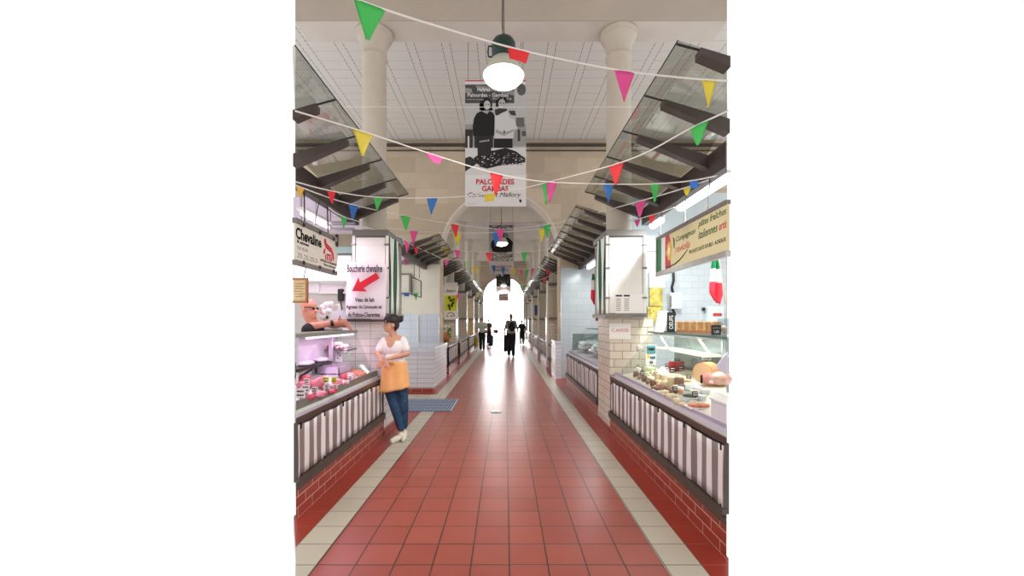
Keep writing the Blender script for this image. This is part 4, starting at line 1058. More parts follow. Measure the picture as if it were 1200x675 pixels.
t = thing('salad_bowl', 'oval dish of dark green salad behind the steel lip', 'dish', (X, Y, z))
MB().lathe([(.05, 0), (.075, .04), (.07, .04)], (X, Y, z), 18).build('dish', M_c5, t); MB().lump((X, Y, z + .04), (.065, .06, .025), 71, .3, 4, 3).build('salad', mat('spinach', (70, 92, 62), .6, var=.35, scale=25), t)
X, Y, z = on_deck(819, 478, zr)
t = thing('food_tray', 'white tray of orange grated carrot by the white side module', 'tray', (X, Y, z))
MB().box(X - .10, X + .10, Y - .07, Y + .07, z, z + .012, .003).build('tray', M_wpaint, t); MB().lump((X, Y, z + .02), (.09, .06, .02), 72, .25, 4, 3).build('carrot', mat('carrot', (230, 130, 96), .5, var=.2, scale=30), t)
# pink meat, red tray
X, Y, z = on_deck(833, 452, zr)
t = thing('ham_piece', 'pink piece of ham with a white label before the orange wheels', 'ham', (X, Y, z))
MB().lump((X, Y, z + .075), (.085, .09, .075), 74, .15, 2, 3).build('ham', mat('ham_pink', (222, 150, 142), .45, var=.15, scale=14), t)
MB().box(X - .06, X + .05, Y - .10, Y - .09, z + .03, z + .06, rot=(0, .25, 0)).build('label_strip', M_paper, t)
X, Y, z = on_deck(844, 452, zr)
MB().lump((X, Y, z + .07), (.10, .10, .07), 76, .2, 2, 3).build('ham_piece', mat('ham_pale', (226, 176, 160), .45, var=.15, scale=14), None, label='paler wrapped ham at the right edge of the display', cat='ham')
p = at(793, 431, 5.2)
t = thing('food_tray', 'red tray holding two black price cards below the shelf', 'tray', (p.x, p.y, p.z - .08))
MB().box(p.x - .10, p.x + .10, 5.20, 5.22, p.z - .07, p.z + .08, .02).build('tray', M_ir, t)
MB().box(p.x - .10, p.x + .10, 5.18, 5.35, p.z - .09, p.z - .07, .01).build('rim', mat('tray_pink', (224, 170, 160), .5), t)
M_bk = mat('slate_black', (30, 32, 34), .5)
for (px, py, Y, w, h_, lab) in ((788.5, 437, 5.17, .07, .075, 'black price card at the left of the red tray'), (798, 435.5, 5.17, .06, .075, 'black price card at the right of the red tray'), (782, 432, 5.25, .04, .06, 'narrow black price card left of the red tray'),
        (774, 434, 5.3, .05, .03, 'flat black price card above the cream stack'), (748, 432, 5.5, .035, .05, 'black price card in the far corner by the pier'), (753, 437, 5.45, .035, .05, 'lower black price card in the far corner'),
        (794, 423, 5.35, .07, .035, 'wide black price card on the ivory shelf'), (828, 422, 4.45, .10, .06, 'large white and black price card on the ivory shelf at the right')):
    p = at(px, py, Y); price_card(tuple(p), w, h_, M_bk if 'large white' not in lab else M_paper, lab, 2, group='price cards in the right display', ink=M_paper if 'large white' not in lab else M_blk)
# info card
t = thing('info_card', 'upright blue, yellow and white info card on the right display glass', 'notice', at(763, 428, 5.55))
a, b = at(757, 404.5, 5.55), at(769, 428, 5.55)
MB().box(a.x, b.x, 5.55, 5.556, b.z, a.z).build('sheet', M_paper, t)
w_ = b.x - a.x; hh = a.z - b.z
for (u0, u1, v0, v1, cc, nm) in ((.06, .94, .02, .42, (52, 138, 152), 'teal_field'), (.2, .8, .14, .26, (236, 238, 236), 'white_words'), (.12, .36, .45, .66, (236, 204, 84), 'yellow_patch'), (.40, .90, .55, .68, (40, 110, 150), 'blue_patch'), (.36, .66, .80, .92, (60, 90, 110), 'small_mark')):
    MB().box(a.x + u0 * w_, a.x + u1 * w_, 5.544, 5.55, a.z - v1 * hh, a.z - v0 * hh).build(nm, mat('card_' + nm, cc, .6), t)
MB().box((a.x + b.x) / 2 - .01, (a.x + b.x) / 2 + .01, 5.553, 5.57, .95, b.z).build('stand', M_c5, t)
# pale paper bow and flat packs in the far corner
tag(MB().lump(at(749, 408, 5.6), (.045, .02, .04), 80, .6, 3, 3).build('paper_bow', mat('soft_paper', (208, 206, 202), .8)), 'crumpled white paper bow inside the right display glass', 'paper')
p = at(761, 433, 5.4); tag(MB().lump(p, (.085, .06, .05), 81, .2, 2, 3).build('wrapped_cheese', M_c4), 'large greenish wrapped cheese below the info card', 'cheese')
p = at(748, 437, 5.5); tag(MB().lump(p, (.06, .06, .08), 83, .3, 2, 3).build('wrapped_cheese', mat('blue_cheese', (206, 206, 184), .5, var=.3, scale=30)), 'mottled blue-veined cheese in the far corner by the pier', 'cheese')
t = thing('lilac_sheet', 'lilac paper sheet hanging inside the display at the right edge', 'paper', at(846, 445, 3.9))
MB().prism([at(840, 428, 3.95), at(853, 412, 3.95), at(853, 441, 3.95), at(840, 431, 3.95)], (0, .006, 0)).build('sheet', mat('lilac_paper', (212, 200, 220), .6), t)
for s_ in (0,): MB().tube([at(846, 421, 3.96), (at(846, 421, 3.96).x, 3.96, 1.46)], .004, 6).build('thread', M_string, t)
# on the glass top
zt_ = 1.471
t = thing('leaning_board', 'blank white board leaning on the glass top beside the black egg sign', 'board', (2.0, 5.3, zt_))
P0, P1 = at(765, 388, 5.3), at(776, 388.5, 5.3)
MB().prism([(P0.x, 5.25, zt_), (P1.x + .01, 5.25, zt_), (P1.x + .10, 5.35, zt_ + .27), (P0.x + .09, 5.35, zt_ + .27)], (0, .01, 0)).build('board', mat('cool_white', (236, 236, 246), .5), t)
MB().prism([(P1.x + .10, 5.35, zt_ + .27), (P1.x + .14, 5.42, zt_), (P1.x + .01, 5.25, zt_)], (0, .01, 0)).build('easel_flap', mat('flap_grey', (196, 204, 208), .5), t)
t = thing('egg_sign', 'black upright sign with sideways white letters on the glass top', 'sign', (2.15, 5.15, zt_))
a, b = at(781.5, 366, 5.2), at(790.5, 389, 5.2)
MB().box(a.x, b.x, 5.19, 5.205, zt_ + .012, a.z).build('board', M_bk, t)
MB().box(a.x - .02, b.x + .02, 5.17, 5.25, zt_, zt_ + .012).build('foot', M_bk, t)
lettering('OEUFS', ((a.x + b.x) / 2, 5.187, (a.z + zt_) / 2), .17, .05, M_paper, t, spin=PI / 2)
t = thing('egg_rack', 'slatted wooden rack on the glass top', 'rack', (2.2, 4.85, zt_))
M_w2 = mat('pale_wood', (206, 164, 110), .5, var=.12, scale=18)
MB().prism([(2.08, 5.0, zt_), (2.30, 4.42, zt_), (2.345, 4.46, zt_), (2.125, 5.06, zt_)], (0, 0, .03)).build('base', mat('base_wood', (176, 120, 84), .5), t)
for zz in (zt_ + .04, zt_ + .125):
    MB().tube([(2.09, 5.02, zz), (2.32, 4.44, zz)], .008, 6).build('rail', M_w2, t)
for k in range(19):
    u = k / 18; x, y = 2.09 + .23 * u, 5.02 - .58 * u
    MB().box(x - .009, x + .009, y - .006, y + .006, zt_ + .03, zt_ + .14, .002).build('slat', M_w2 if k % 3 else mat('slat_pale', (232, 204, 160), .5), t)
MB().prism([(2.12, 5.06, zt_ + .03), (2.345, 4.47, zt_ + .03), (2.345, 4.47, zt_ + .13), (2.12, 5.06, zt_ + .13)], (.006, .006, 0)).build('back_board', M_w2, t)
p = at(840, 395, 4.25); t = thing('price_card', 'large black price card on the glass top at the right edge', 'price card', (p.x, 4.25, zt_))
a, b = at(834, 381, 4.25), at(845, 395, 4.25)
MB().box(a.x, b.x, 4.25, 4.262, zt_, a.z).build('card', M_bk, t)
lettering('pain', ((a.x + b.x) / 2, 4.249, a.z - .03), .07, .025, M_inkg, t); lettering('1,00', ((a.x + b.x) / 2, 4.249, zt_ + .03), .05, .03, M_paper, t)
t = thing('clear_box', 'clear plastic box of pale biscuits beside the large black price card', 'box', (2.25, 4.35, zt_))
a = at(848.5, 395, 4.35); MB().box(a.x - .04, a.x + .03, 4.3, 4.42, zt_, zt_ + .17, .01).build('box', glass('clear_plastic', (226, 234, 236), .2), t)
MB().lump((a.x, 4.36, zt_ + .05), (.03, .05, .045), 90, .3, 3, 3).build('biscuits', mat('biscuit', (210, 170, 150), .6, var=.2), t)

# more small goods crowding the right display
MORE = [(753, 441, 'brown crumbly cheese in the far corner behind the first sausages', M_c2, .035, .05), (766, 441, 'pale little cheese behind the upright cream cheese', M_c1, .03, .06), (776, 441, 'pale little cheese right behind the cream drum', M_c1, .035, .05),
        (785, 445, 'small cream cheese by the red tray foot', M_c1, .035, .06), (792, 446, 'small amber cheese under the right black card', M_c3, .035, .05), (800, 447, 'white little cheese left of the big orange wheel', M_c1, .035, .05),
        (773, 455, 'rust-brown cheese before the flat cream cheeses', M_c6, .04, .035), (784, 458, 'brown flat cheese before the tall cream cheese', M_c2, .04, .04), (792, 456, 'cream little cheese before the grey-brown cut cheese', M_c1, .03, .04),
        (783, 466, 'amber little cheese right behind the steel lip', M_c3, .035, .035), (800, 476, 'pale little cheese left of the carrot tray', M_c1, .035, .03), (806, 450, 'cream wedge against the big orange wheel', M_c1, .04, .05)]
for k, (px, py, lab, m_, r, h_) in enumerate(MORE):
    X, Y, z = on_deck(px, py, zr)
    MB().lump((X, Y, z + h_ * .55), (r, r * 1.1, h_ * .6), 120 + k, .25, 2.2, 3).build('cheese', m_, None, label=lab, cat='cheese', group='cheeses in the right display')
for px, py, lab in ((752, 436, 'small black price card above the first brown sausages'), (768, 437, 'small black price card above the upright cream cheese'), (806, 441, 'small black price card left of the big orange wheel'), (813, 461, 'small black price card among the clear tubs'), (790, 455, 'small black price card before the tall cream cheese')):
    X, Y, z = on_deck(px, py + 3, zr, .05); price_card((X, Y - .03, z + .05), .05, .045, M_bk, lab, 2, group='price cards in the right display', ink=M_paper)
# white card and paper inside the upper left case
t = thing('paper_sheet', 'white spotted paper sheet hanging under the upper shelf of the butcher case', 'paper', at(396, 425, 5.3))
a, b = at(393, 412, 5.3), at(401, 424, 5.3)
MB().box(a.x, b.x, 5.30, 5.304, b.z, a.z).build('sheet', M_paper, t)
for u, v in ((.3, .3), (.6, .55), (.35, .8)): MB().box(a.x + (b.x - a.x) * u, a.x + (b.x - a.x) * u + .012, 5.296, 5.30, b.z + (a.z - b.z) * v, b.z + (a.z - b.z) * v + .016).build('spot', M_blk, t)
MB().tube([(a.x + .04, 5.302, a.z), (a.x + .04, 5.302, 1.237)], .003, 5).build('thread', M_string, t)
# ------------------------------------------------------------------ bunting
FC = {'g': (108, 220, 130), 'y': (244, 230, 104), 'p': (246, 122, 192), 'r': (248, 84, 90), 'b': (88, 158, 226), 'o': (244, 206, 100)}
def fmat(k):
    n = 'pennant_' + k
    if n in MATS: return MATS[n]
    m = mat(n, FC[k], .5)
    N, L = nt(m); b = N['Principled BSDF']; o = N['Material Output']
    tr = N.new('ShaderNodeBsdfTranslucent'); tr.inputs[0].default_value = lin(FC[k])
    tp = N.new('ShaderNodeBsdfTransparent'); tp.inputs[0].default_value = lin(FC[k])
    m1 = N.new('ShaderNodeMixShader'); m1.inputs[0].default_value = .5
    m2 = N.new('ShaderNodeMixShader'); m2.inputs[0].default_value = .12
    L.new(b.outputs[0], m1.inputs[1]); L.new(tr.outputs[0], m1.inputs[2])
    L.new(m1.outputs[0], m2.inputs[1]); L.new(tp.outputs[0], m2.inputs[2]); L.new(m2.outputs[0], o.inputs[0])
    return m
def interp(P, x):
    if x <= P[0][0]: return P[0]
    for a, b in zip(P, P[1:]):
        if x <= b[0]:
            t = (x - a[0]) / (b[0] - a[0]); return tuple(a[i] + (b[i] - a[i]) * t for i in range(3))
    return P[-1]
def smooth_path(P, n=6):
    """Catmull-Rom through the measured points so the tape sags softly"""
    V = [at(*p) for p in P]; out = []
    for i in range(len(V) - 1):
        p0, p1, p2, p3 = V[max(0, i - 1)], V[i], V[i + 1], V[min(len(V) - 1, i + 2)]
        for k in range(n):
            t = k / n
            out.append(.5 * ((2 * p1) + (p2 - p0) * t + (2 * p0 - 5 * p1 + 4 * p2 - p3) * t * t + (3 * p1 - p0 - 3 * p2 + p3) * t ** 3))
    return out + [V[-1]]
def bunting(label, P, flags, r=.0068):
    t = thing('bunting', label, 'bunting', at(*P[0]), 'paper pennant strings across the aisle')
    path = smooth_path(P)
    MB().tube(path, r, 6).build('cord', M_string, t)
    for k, fl in enumerate(flags):
        x, w, h, c = fl[:4]; fold = fl[4] if len(fl) > 4 else None
        Y = interp(P, x)[2]
        px = lambda q: CX + q.x * F / q.y
        e0, e1 = x - w / 2, x + w / 2
        def onp(xx):
            best = path[0]
            for a, b in zip(path, path[1:]):
                if (px(a) - xx) * (px(b) - xx) <= 0 and abs(px(b) - px(a)) > 1e-6:
                    tt = (xx - px(a)) / (px(b) - px(a)); return a.lerp(b, tt)
            return min(path, key=lambda q: abs(px(q) - xx))
        A, B_ = onp(e0), onp(e1)
        hh = h * Y / F; random.seed(k * 13 + int(x))
        mid = (A + B_) / 2 + Vector((0, 0, -hh)); tw = random.uniform(-.12, .12)
        dirx = (B_ - A); nrm = Vector((0, 1, 0))
        if fold == 'fold':
            mid = (A + B_) / 2 + dirx * .25 + Vector((0, -.05, -hh))
        if fold == 'square':
            mid = (A + B_) / 2 + Vector((0, 0, -hh))
        tipw = .12 if fold is None else (.75 if fold == 'square' else .3)
        mid += dirx * tw
        def fn(u, v):
            top = A.lerp(B_, u); bot = mid + dirx * ((u - .5) * tipw)
            q = top.lerp(bot, v)
            return q + nrm * (.022 * math.sin(u * 3 + v * 3 + k) * v * max(.4, hh / .3))
        MB().sheet(fn, 6, 6, .0015, (0, 1, 0)).build('pennant', fmat(c), t)
    return t
bunting('bunting string nearest the viewer, from the big green pennant past the lamp to the right', [(405, -6, 2.35), (450, 11, 2.6), (520, 33, 2.9), (600, 56, 3.3), (665, 71, 3.5), (730, 83, 3.45), (800, 91, 3.05), (853, 95, 2.75)],
        [(433, 38, 44, 'g'), (608, 26, 14, 'r', 'square'), (732, 24, 35, 'p'), (831, 17, 32, 'y')])
bunting('bunting string sloping down from the left edge with the big yellow pennant', [(346, 130, 3.3), (425, 154, 3.9), (510, 182, 4.6), (580, 203, 5.1), (640, 213, 5.2), (740, 216, 4.8), (800, 213, 4.3), (840, 206, 4.0)],
        [(425, 24, 29, 'y'), (508, 23, 11, 'p', 'fold'), (582, 16, 25, 'r'), (713, 12, 22, 'b'), (768, 12, 21, 'g'), (813, 11, 9, 'b', 'square')])
bunting('bunting string sloping down from the right edge with green and red pennants', [(853, 130, 3.0), (808, 151, 3.5), (735, 188, 4.3), (640, 214, 5.4), (600, 223, 5.7), (545, 230, 5.8), (500, 232, 5.7), (440, 231, 5.2), (390, 224, 4.6), (346, 213, 4.0)][::-1],
        [(820, 23, 24, 'g'), (723, 18, 25, 'r'), (646, 16, 24, 'p'), (638, 6, 26, 'g', 'fold'), (574, 14, 9, 'y', 'square'), (506.5, 13, 19, 'b'), (443, 12, 16, 'g'), (388, 11, 15, 'r')])
bunting('long low bunting string from the orange-yellow pennant at the left edge to the tube lamp', [(346, 217, 4.05), (410, 239, 5.2), (475, 253, 7.5), (528, 262, 9.3), (588, 268.5, 10), (642, 263, 9.6), (669, 257.5, 9), (745, 237, 5.3), (800, 221, 4.6), (830, 211, 4.15)],
        [(351, 11, 12, 'o'), (414, 13, 17, 'b'), (475, 12, 16, 'g'), (533, 10, 15, 'r'), (586, 11, 14, 'p'), (641, 10, 15, 'g'), (751, 14, 18, 'p'), (806, 11, 10, 'y')])
bunting('bunting string below the long low one, with pale green pennant by the Chevaline sign', [(385, 243, 4.9), (403, 254, 5.2), (443, 265, 6.9), (489, 271, 9.2), (536, 273, 10.3), (582, 272.5, 10.6), (635, 268, 9.8), (690, 263, 8.2), (727, 261, 6.6), (764, 252, 5.4), (790, 243, 4.9)],
        [(403, 8.5, 14, 'g'), (443, 8, 15, 'r'), (485, 10, 15, 'p'), (536, 10, 15, 'y'), (582, 11, 16, 'b'), (635.5, 9, 15, 'y'), (727, 9, 11, 'g'), (747, 8, 9, 'p'), (764, 8, 11, 'r')])
bunting('short bunting string from the white casing down to the first canopy beyond the passage', [(425, 266, 5.7), (438, 269, 6.0), (468, 278, 7.8), (487, 289, 9.2), (507, 298, 10.5), (522, 304, 11.3), (549, 305, 12.6)],
        [(438, 6, 13, 'y'), (468, 7, 7, 'b', 'fold'), (477, 7, 13, 'p'), (487, 7, 9, 'r'), (523, 7, 8, 'p'), (549.5, 6, 11, 'g')])
bunting('bunting string across the arch with red, green and blue pennants', [(474, 291, 10.6), (500, 286.5, 11.2), (536, 293, 12.5), (573, 296, 13.5), (615, 295.5, 13.5), (658, 289, 12.5), (683, 282, 11.5)],
        [(499.5, 7, 12, 'y'), (521, 8, 13, 'y', 'fold'), (536, 8, 12, 'p'), (573, 8, 11.5, 'r'), (614.5, 7.5, 11.5, 'g'), (658, 8, 5, 'b', 'square')])
bunting('bunting string of small blue, yellow and pink pennants below the second banner', [(466, 299, 11), (475, 303, 11.4), (501, 308.5, 13), (527.5, 312, 15), (557.5, 312, 16), (579, 311, 16.5), (602, 315, 16.5), (617, 316, 16), (624, 314, 15.5), (641, 311, 15), (655, 305, 13)],
        [(475, 5, 8, 'p'), (500.5, 6, 8, 'r'), (527.5, 6, 9, 'g'), (557.5, 7, 11, 'y'), (578.5, 5, 9, 'b'), (589.5, 5, 9, 'b'), (602, 4.5, 9, 'y'), (611, 4.5, 8.5, 'p'), (617.5, 5, 9, 'g'), (624, 4.5, 10, 'p'), (641, 8, 12, 'r')])
bunting('bunting string running low along the left stalls with small blue and green pennants', [(466, 342.5, 10.6), (487, 343, 11.1), (515.5, 345, 13.2), (537, 344.5, 14.3), (560, 343, 17.6), (566, 341, 19)],
        [(476.5, 7, 4.5, 'b', 'square'), (487, 6.5, 8, 'g'), (515.5, 5, 7.5, 'r'), (537, 5, 8, 'p'), (560, 4.5, 6.5, 'y')])
bunting('bunting string from far down the hall up to the right canopy, pink and green', [(604, 337, 21), (611.5, 334, 19.5), (638.5, 326, 15.3), (664, 312, 12.2), (687, 305.5, 11.0), (704, 299, 10.2)],
        [(611.5, 5, 8, 'g'), (638.5, 5, 7, 'r'), (665, 6, 10, 'p'), (670, 5, 5, 'g'), (687, 5, 10, 'b'), (693.5, 4, 5, 'y')])

# ------------------------------------------------------------------ photographic banners over the aisle
G = lambda v: mat('print_grey_%d' % v, (v, v, v + 1), .7)
def banner(label, Y, spec, zt=5.56, w=1.0, h=2.07, xc=-.16, pic=True):
    t = thing('hanging_banner', label, 'banner', (xc, Y, zt - h), 'photo banners hanging in a row down the hall')
    s = w / 72.0
    def q(u, v): return (xc - w / 2 + u * s, Y, zt - v * s)
    MB().box(xc - w / 2, xc + w / 2, Y, Y + .006, zt - h, zt).build('sheet', mat('banner_white', (226, 220, 222), .6), t)
    for x in (xc - w / 2 + .05, xc + w / 2 - .05):
        MB().tube([(x, Y + .003, zt), (x, Y + .003, ZC)], .004, 5).build('cord', M_dark, t)
    layers = {}
    def shape(L, g, d=1):
        key = (g, d)
        b = layers.setdefault(key, MB())
        b.prism([Vector(q(*p)) + Vector((0, -.0012 * d, 0)) for p in L], (0, .001, 0))
    def ell(cu, cv, ru, rv, g, d=1, n=20): shape([(cu + ru * math.cos(k * 2 * PI / n), cv + rv * math.sin(k * 2 * PI / n)) for k in range(n)], g, d)
    spec(shape, ell, t, q, s)
    for (g, d), b in layers.items(): b.build('print', G(g) if isinstance(g, int) else g, t)
    return t
M_redband = mat('banner_red', (190, 44, 54), .6)
def pic1(S, E, t, q, s):
    R = lambda u0, v0, u1, v1, g, d=1: S([(u0, v0), (u1, v0), (u1, v1), (u0, v1)], g, d)
    R(0, 0, 72, 1.3, M_redband); R(0, 5, 72, 112, 186)
    R(0, 5, 58, 27, 74, 2); S([(0, 9), (8, 10), (8, 15), (0, 15)], 150, 3); S([(12, 6), (28, 7), (58, 13), (58, 18), (34, 13), (16, 12)], 140, 3)
    E(66.5, 11, 5.2, 7, 90, 2); R(0, 52, 72, 78, 150, 2)
    R(0, 58, 9, 80, 46, 3); R(3, 66, 5, 80, 210, 4); R(60, 44, 70, 55, 100, 3); R(62, 58, 65, 72, 60, 3); R(67, 60, 72, 66, 80, 3)
    # left woman
    E(24.5, 29, 7.6, 8.6, 24, 4); S([(17.5, 28), (17, 35), (22, 37), (23, 28)], 24, 4); S([(30, 28), (33, 35), (29, 37)], 24, 4); E(26, 29.5, 3.9, 5.4, 190, 5)
    S([(21, 36), (30, 36), (31, 41), (20, 41)], 170, 5)
    S([(19, 36.5), (14, 39), (10.5, 45), (9, 55), (9.5, 66), (34, 66), (36, 55), (36, 44), (33, 38.5), (29, 36.5), (26, 40)], 12, 6)
    R(11, 66, 33, 80, 40, 3)
    # right woman
    E(43, 23.5, 7.0, 6.6, 20, 6); S([(36.5, 24), (36, 32), (40, 31)], 20, 6); E(43.5, 28, 4.3, 5.6, 178, 7); S([(40, 30.5), (45, 31.5), (46, 30.5), (44, 33), (41, 32.5)], 230, 8)
    E(41.8, 27, 1, .6, 40, 8); E(45.3, 27.3, 1, .6, 40, 8); E(24.6, 28.6, .8, .5, 40, 8); E(27.6, 28.6, .8, .5, 40, 8); S([(25, 32), (28, 32), (26.8, 33)], 235, 8)
    S([(35, 36), (40, 34), (48, 35), (51, 37), (52, 44), (58, 47), (62, 57), (58, 60), (57, 69), (34.5, 69), (35, 50)], 206, 7)
    S([(35, 35), (40, 33.5), (49, 34), (50, 36), (43, 39), (38, 42), (35.5, 41)], 50, 8); S([(51, 36), (59, 36), (60, 42), (54, 41)], 60, 5)
    S([(36, 58), (46, 62), (58, 58), (58, 60), (46, 66), (36, 62)], 160, 9); R(45.5, 59.5, 47, 63, 20, 10); R(34, 69, 56, 80, 16, 8)
    # slate and mussels
    S([(14, 69), (30, 67), (31, 88), (15, 90)], 34, 10)
    for k in range(6): S([(17 + k * 2, 73 - k * .3), (18.4 + k * 2, 71.5 - k * .3), (18 + k * 2, 74 - k * .3)], 220, 11)
    R(0, 80, 72, 112, 214, 3); S([(0, 92), (6, 90), (16, 97), (0, 108)], 44, 4)
    S([(10, 92), (16, 88), (24, 84), (34, 83), (48, 80), (60, 84), (71, 92), (71, 97), (60, 99), (40, 101), (26, 104.5), (17, 102)], 22, 5)
    random.seed(3)
    for k in range(90):
        u = random.uniform(14, 68); v = random.uniform(85, 100)
        E(u, v + abs(u - 40) * .06, random.uniform(.5, 1.2), random.uniform(.4, .9), random.choice([120, 170, 90, 220]), 6, 7)
    R(0, 112, 72, 149, 226, 4)
    lettering('Hu\u00eetres', Vector(q(22, 11)) - Vector((0, .008, 0)), 15 * s, 5 * s, G(230), t, bold=.01)
    lettering('Palourdes - Gambas', Vector(q(27, 17.5)) - Vector((0, .0065, 0)), 48 * s, 4.6 * s, G(230), t, bold=.01)
    lettering('et tous les coquillages', Vector(q(12, 23)) - Vector((0, .0065, 0)), 20 * s, 1.8 * s, G(200), t)
    lettering('N\u00b0 1 76', Vector(q(44, 22)) - Vector((0, .0065, 0)), 22 * s, 2.2 * s, G(210), t)
    lettering('PALOURDES', Vector(q(35.5, 120)) - Vector((0, .0075, 0)), 45 * s, 6.6 * s, M_redink, t, bold=.03)
    lettering('GAMBAS', Vector(q(35.5, 128)) - Vector((0, .0075, 0)), 31 * s, 6.6 * s, M_redink, t, bold=.03)
    lettering('Corinne et Mallory', Vector(q(34.5, 136)) - Vector((0, .0075, 0)), 63 * s, 6.8 * s, M_blk, t, shear=.35)
    S([(63.5, 141), (66.5, 140.6), (66.8, 143.6), (65.6, 145), (64, 143.2)], mat('logo_navy', (40, 44, 84), .6), 5)
    lettering('place du marche', Vector(q(8, 146)) - Vector((0, .0075, 0)), 10 * s, 1.2 * s, G(150), t)
banner('large photo banner of two women above mussels, red words PALOURDES GAMBAS', 6.75, pic1)
def pic2(S, E, t, q, s):
    R = lambda u0, v0, u1, v1, g, d=1: S([(u0, v0), (u1, v0), (u1, v1), (u0, v1)], g, d)
    R(0, 0, 72, 1.3, M_redband); R(0, 5, 72, 112, 168)
    random.seed(5)
    for k in range(70): E(random.uniform(2, 70), random.uniform(7, 20), random.uniform(1, 4), random.uniform(.6, 1.6), random.choice([20, 40, 90, 130]), 2, 8)
    E(40, 38, 17, 12, 110, 2); E(36, 66, 31, 24, 14, 3); S([(6, 56), (16, 46), (58, 44), (70, 56), (66, 84), (10, 84)], 12, 4); E(40, 50, 12, 7, 96, 4)
    for k in range(60): E(random.uniform(4, 68), random.uniform(88, 110), random.uniform(1, 4), random.uniform(.6, 1.8), random.choice([40, 90, 220, 240]), 4, 8)
    R(0, 112, 72, 149, 206, 2)
    lettering('MAQUEREAUX', Vector(q(38, 127)) - Vector((0, .0075, 0)), 56 * s, 8 * s, M_redink, t, bold=.015)
    lettering('Bernard et fils', Vector(q(36, 137)) - Vector((0, .0075, 0)), 42 * s, 5 * s, M_blk, t, shear=.35)
banner('second photo banner down the hall, mottled black and white with a large dark shape', 16.6, pic2)
def pic3(S, E, t, q, s):
    R = lambda u0, v0, u1, v1, g, d=1: S([(u0, v0), (u1, v0), (u1, v1), (u0, v1)], g, d)
    R(0, 5, 72, 112, 150); R(0, 60, 72, 112, 40, 2); E(26, 44, 13, 24, 20, 3); E(30, 48, 8, 14, 170, 4); E(52, 50, 18, 24, 16, 3); E(38, 92, 26, 12, 14, 3)
    random.seed(8)
    for k in range(40): E(random.uniform(10, 64), random.uniform(82, 104), 2.4, 1.2, random.choice([150, 200, 90]), 5, 7)
    lettering('CREVETTES', Vector(q(36, 124)) - Vector((0, .0075, 0)), 60 * s, 8 * s, M_redink, t, bold=.015)
banner('third photo banner down the hall, two dark heads above a dark heap', 28.8, pic3)
def pic4(S, E, t, q, s):
    S([(4, 8), (68, 8), (68, 104), (4, 104)], 176, 1); E(36, 50, 20, 26, 90, 2)
    lettering('HUITRES', Vector(q(36, 124)) - Vector((0, .0075, 0)), 56 * s, 8 * s, M_redink, t, bold=.015)
banner('farthest photo banner, pale against the bright exit', 40.5, pic4)

# thin white wire across the hall in front of the first banner
MB().tube([at(346, 125, 6.05), at(592, 125.6, 6.05), at(852, 125, 6.05)], .0035, 6).build('wire', M_string, None, label='thin white wire stretched level across the hall before the first banner', cat='wire')

# ------------------------------------------------------------------ pendant lamps and tube lamps
M_lg = mat('lamp_green', (8, 46, 38), .38)
def lamp(x, Y, zb, label, power, k=1.0):
    """zb: centre of the glowing bowl"""
    t = thing('pendant_lamp', label, 'pendant lamp', (x, Y, zb), 'green pendant lamps down the aisle')
    c = (x, Y, zb)
    MB().lathe([(.002, .315), (.05, .315), (.098, .295), (.118, .26), (.118, .12), (.105, .10), (.002, .10)], c, 28).build('gear_housing', M_lg, t)
    sh = MB(); sh.lathe([(.098, .115), (.13, .085), (.175, .02), (.205, -.05), (.208, -.06), (.202, -.055), (.17, .015), (.125, .078), (.095, .108)], c, 32, False)
    sh.build('reflector', mat('lamp_reflector', (196, 196, 184), .3, .2), t)
    MB().lathe([(.200, -.045), (.192, -.085), (.15, -.125), (.08, -.148), (.001, -.155)], c, 32, False).build('glowing_bowl', emis('lamp_glow', (255, 250, 240), 6), t)
    MB().tube([(x - .118, Y, zb + .235), (x - .15, Y, zb + .24), (x - .155, Y, zb + .18), (x - .15, Y, zb + .135), (x - .118, Y, zb + .13)], .008, 8).build('handle', M_lg, t)
    MB().tube([(x, Y, zb + .30), (x - .012, Y, zb + .45), (x, Y, ZC + .3 if Y < 6 else ZC)], .007, 8).build('cord', mat('cord_grey', (90, 84, 78), .6), t)
    MB().tube([(x + .012, Y, zb + .30), (x + .004, Y, zb + .45), (x + .002, Y, zb + .7)], .005, 6).build('cable', mat('cord_grey', (90, 84, 78), .6), t)
    ld = bpy.data.lights.new('lamp_bulb', 'SPOT'); ld.energy = power; ld.shadow_soft_size = .12; ld.color = (1, .95, .86); ld.spot_size = 2.7; ld.spot_blend = .8
    lo = bpy.data.objects.new('lamp_bulb', ld); C.objects.link(lo); lo.parent = t; lo.location = (0, 0, -.19)
lamp(-.018, 4.1, 4.115, 'lit green pendant lamp with a glowing white bowl, nearest the viewer', 160)
lamp(-.12, 12.9, 4.10, 'small lit pendant lamp before the second banner', 130)
lamp(-.12, 20.6, 4.10, 'third pendant lamp far down the aisle', 130)
lamp(-.12, 28.4, 4.10, 'fourth pendant lamp near the far arch', 130)
M_tube = emis('tube_glow', (238, 250, 255), 9)
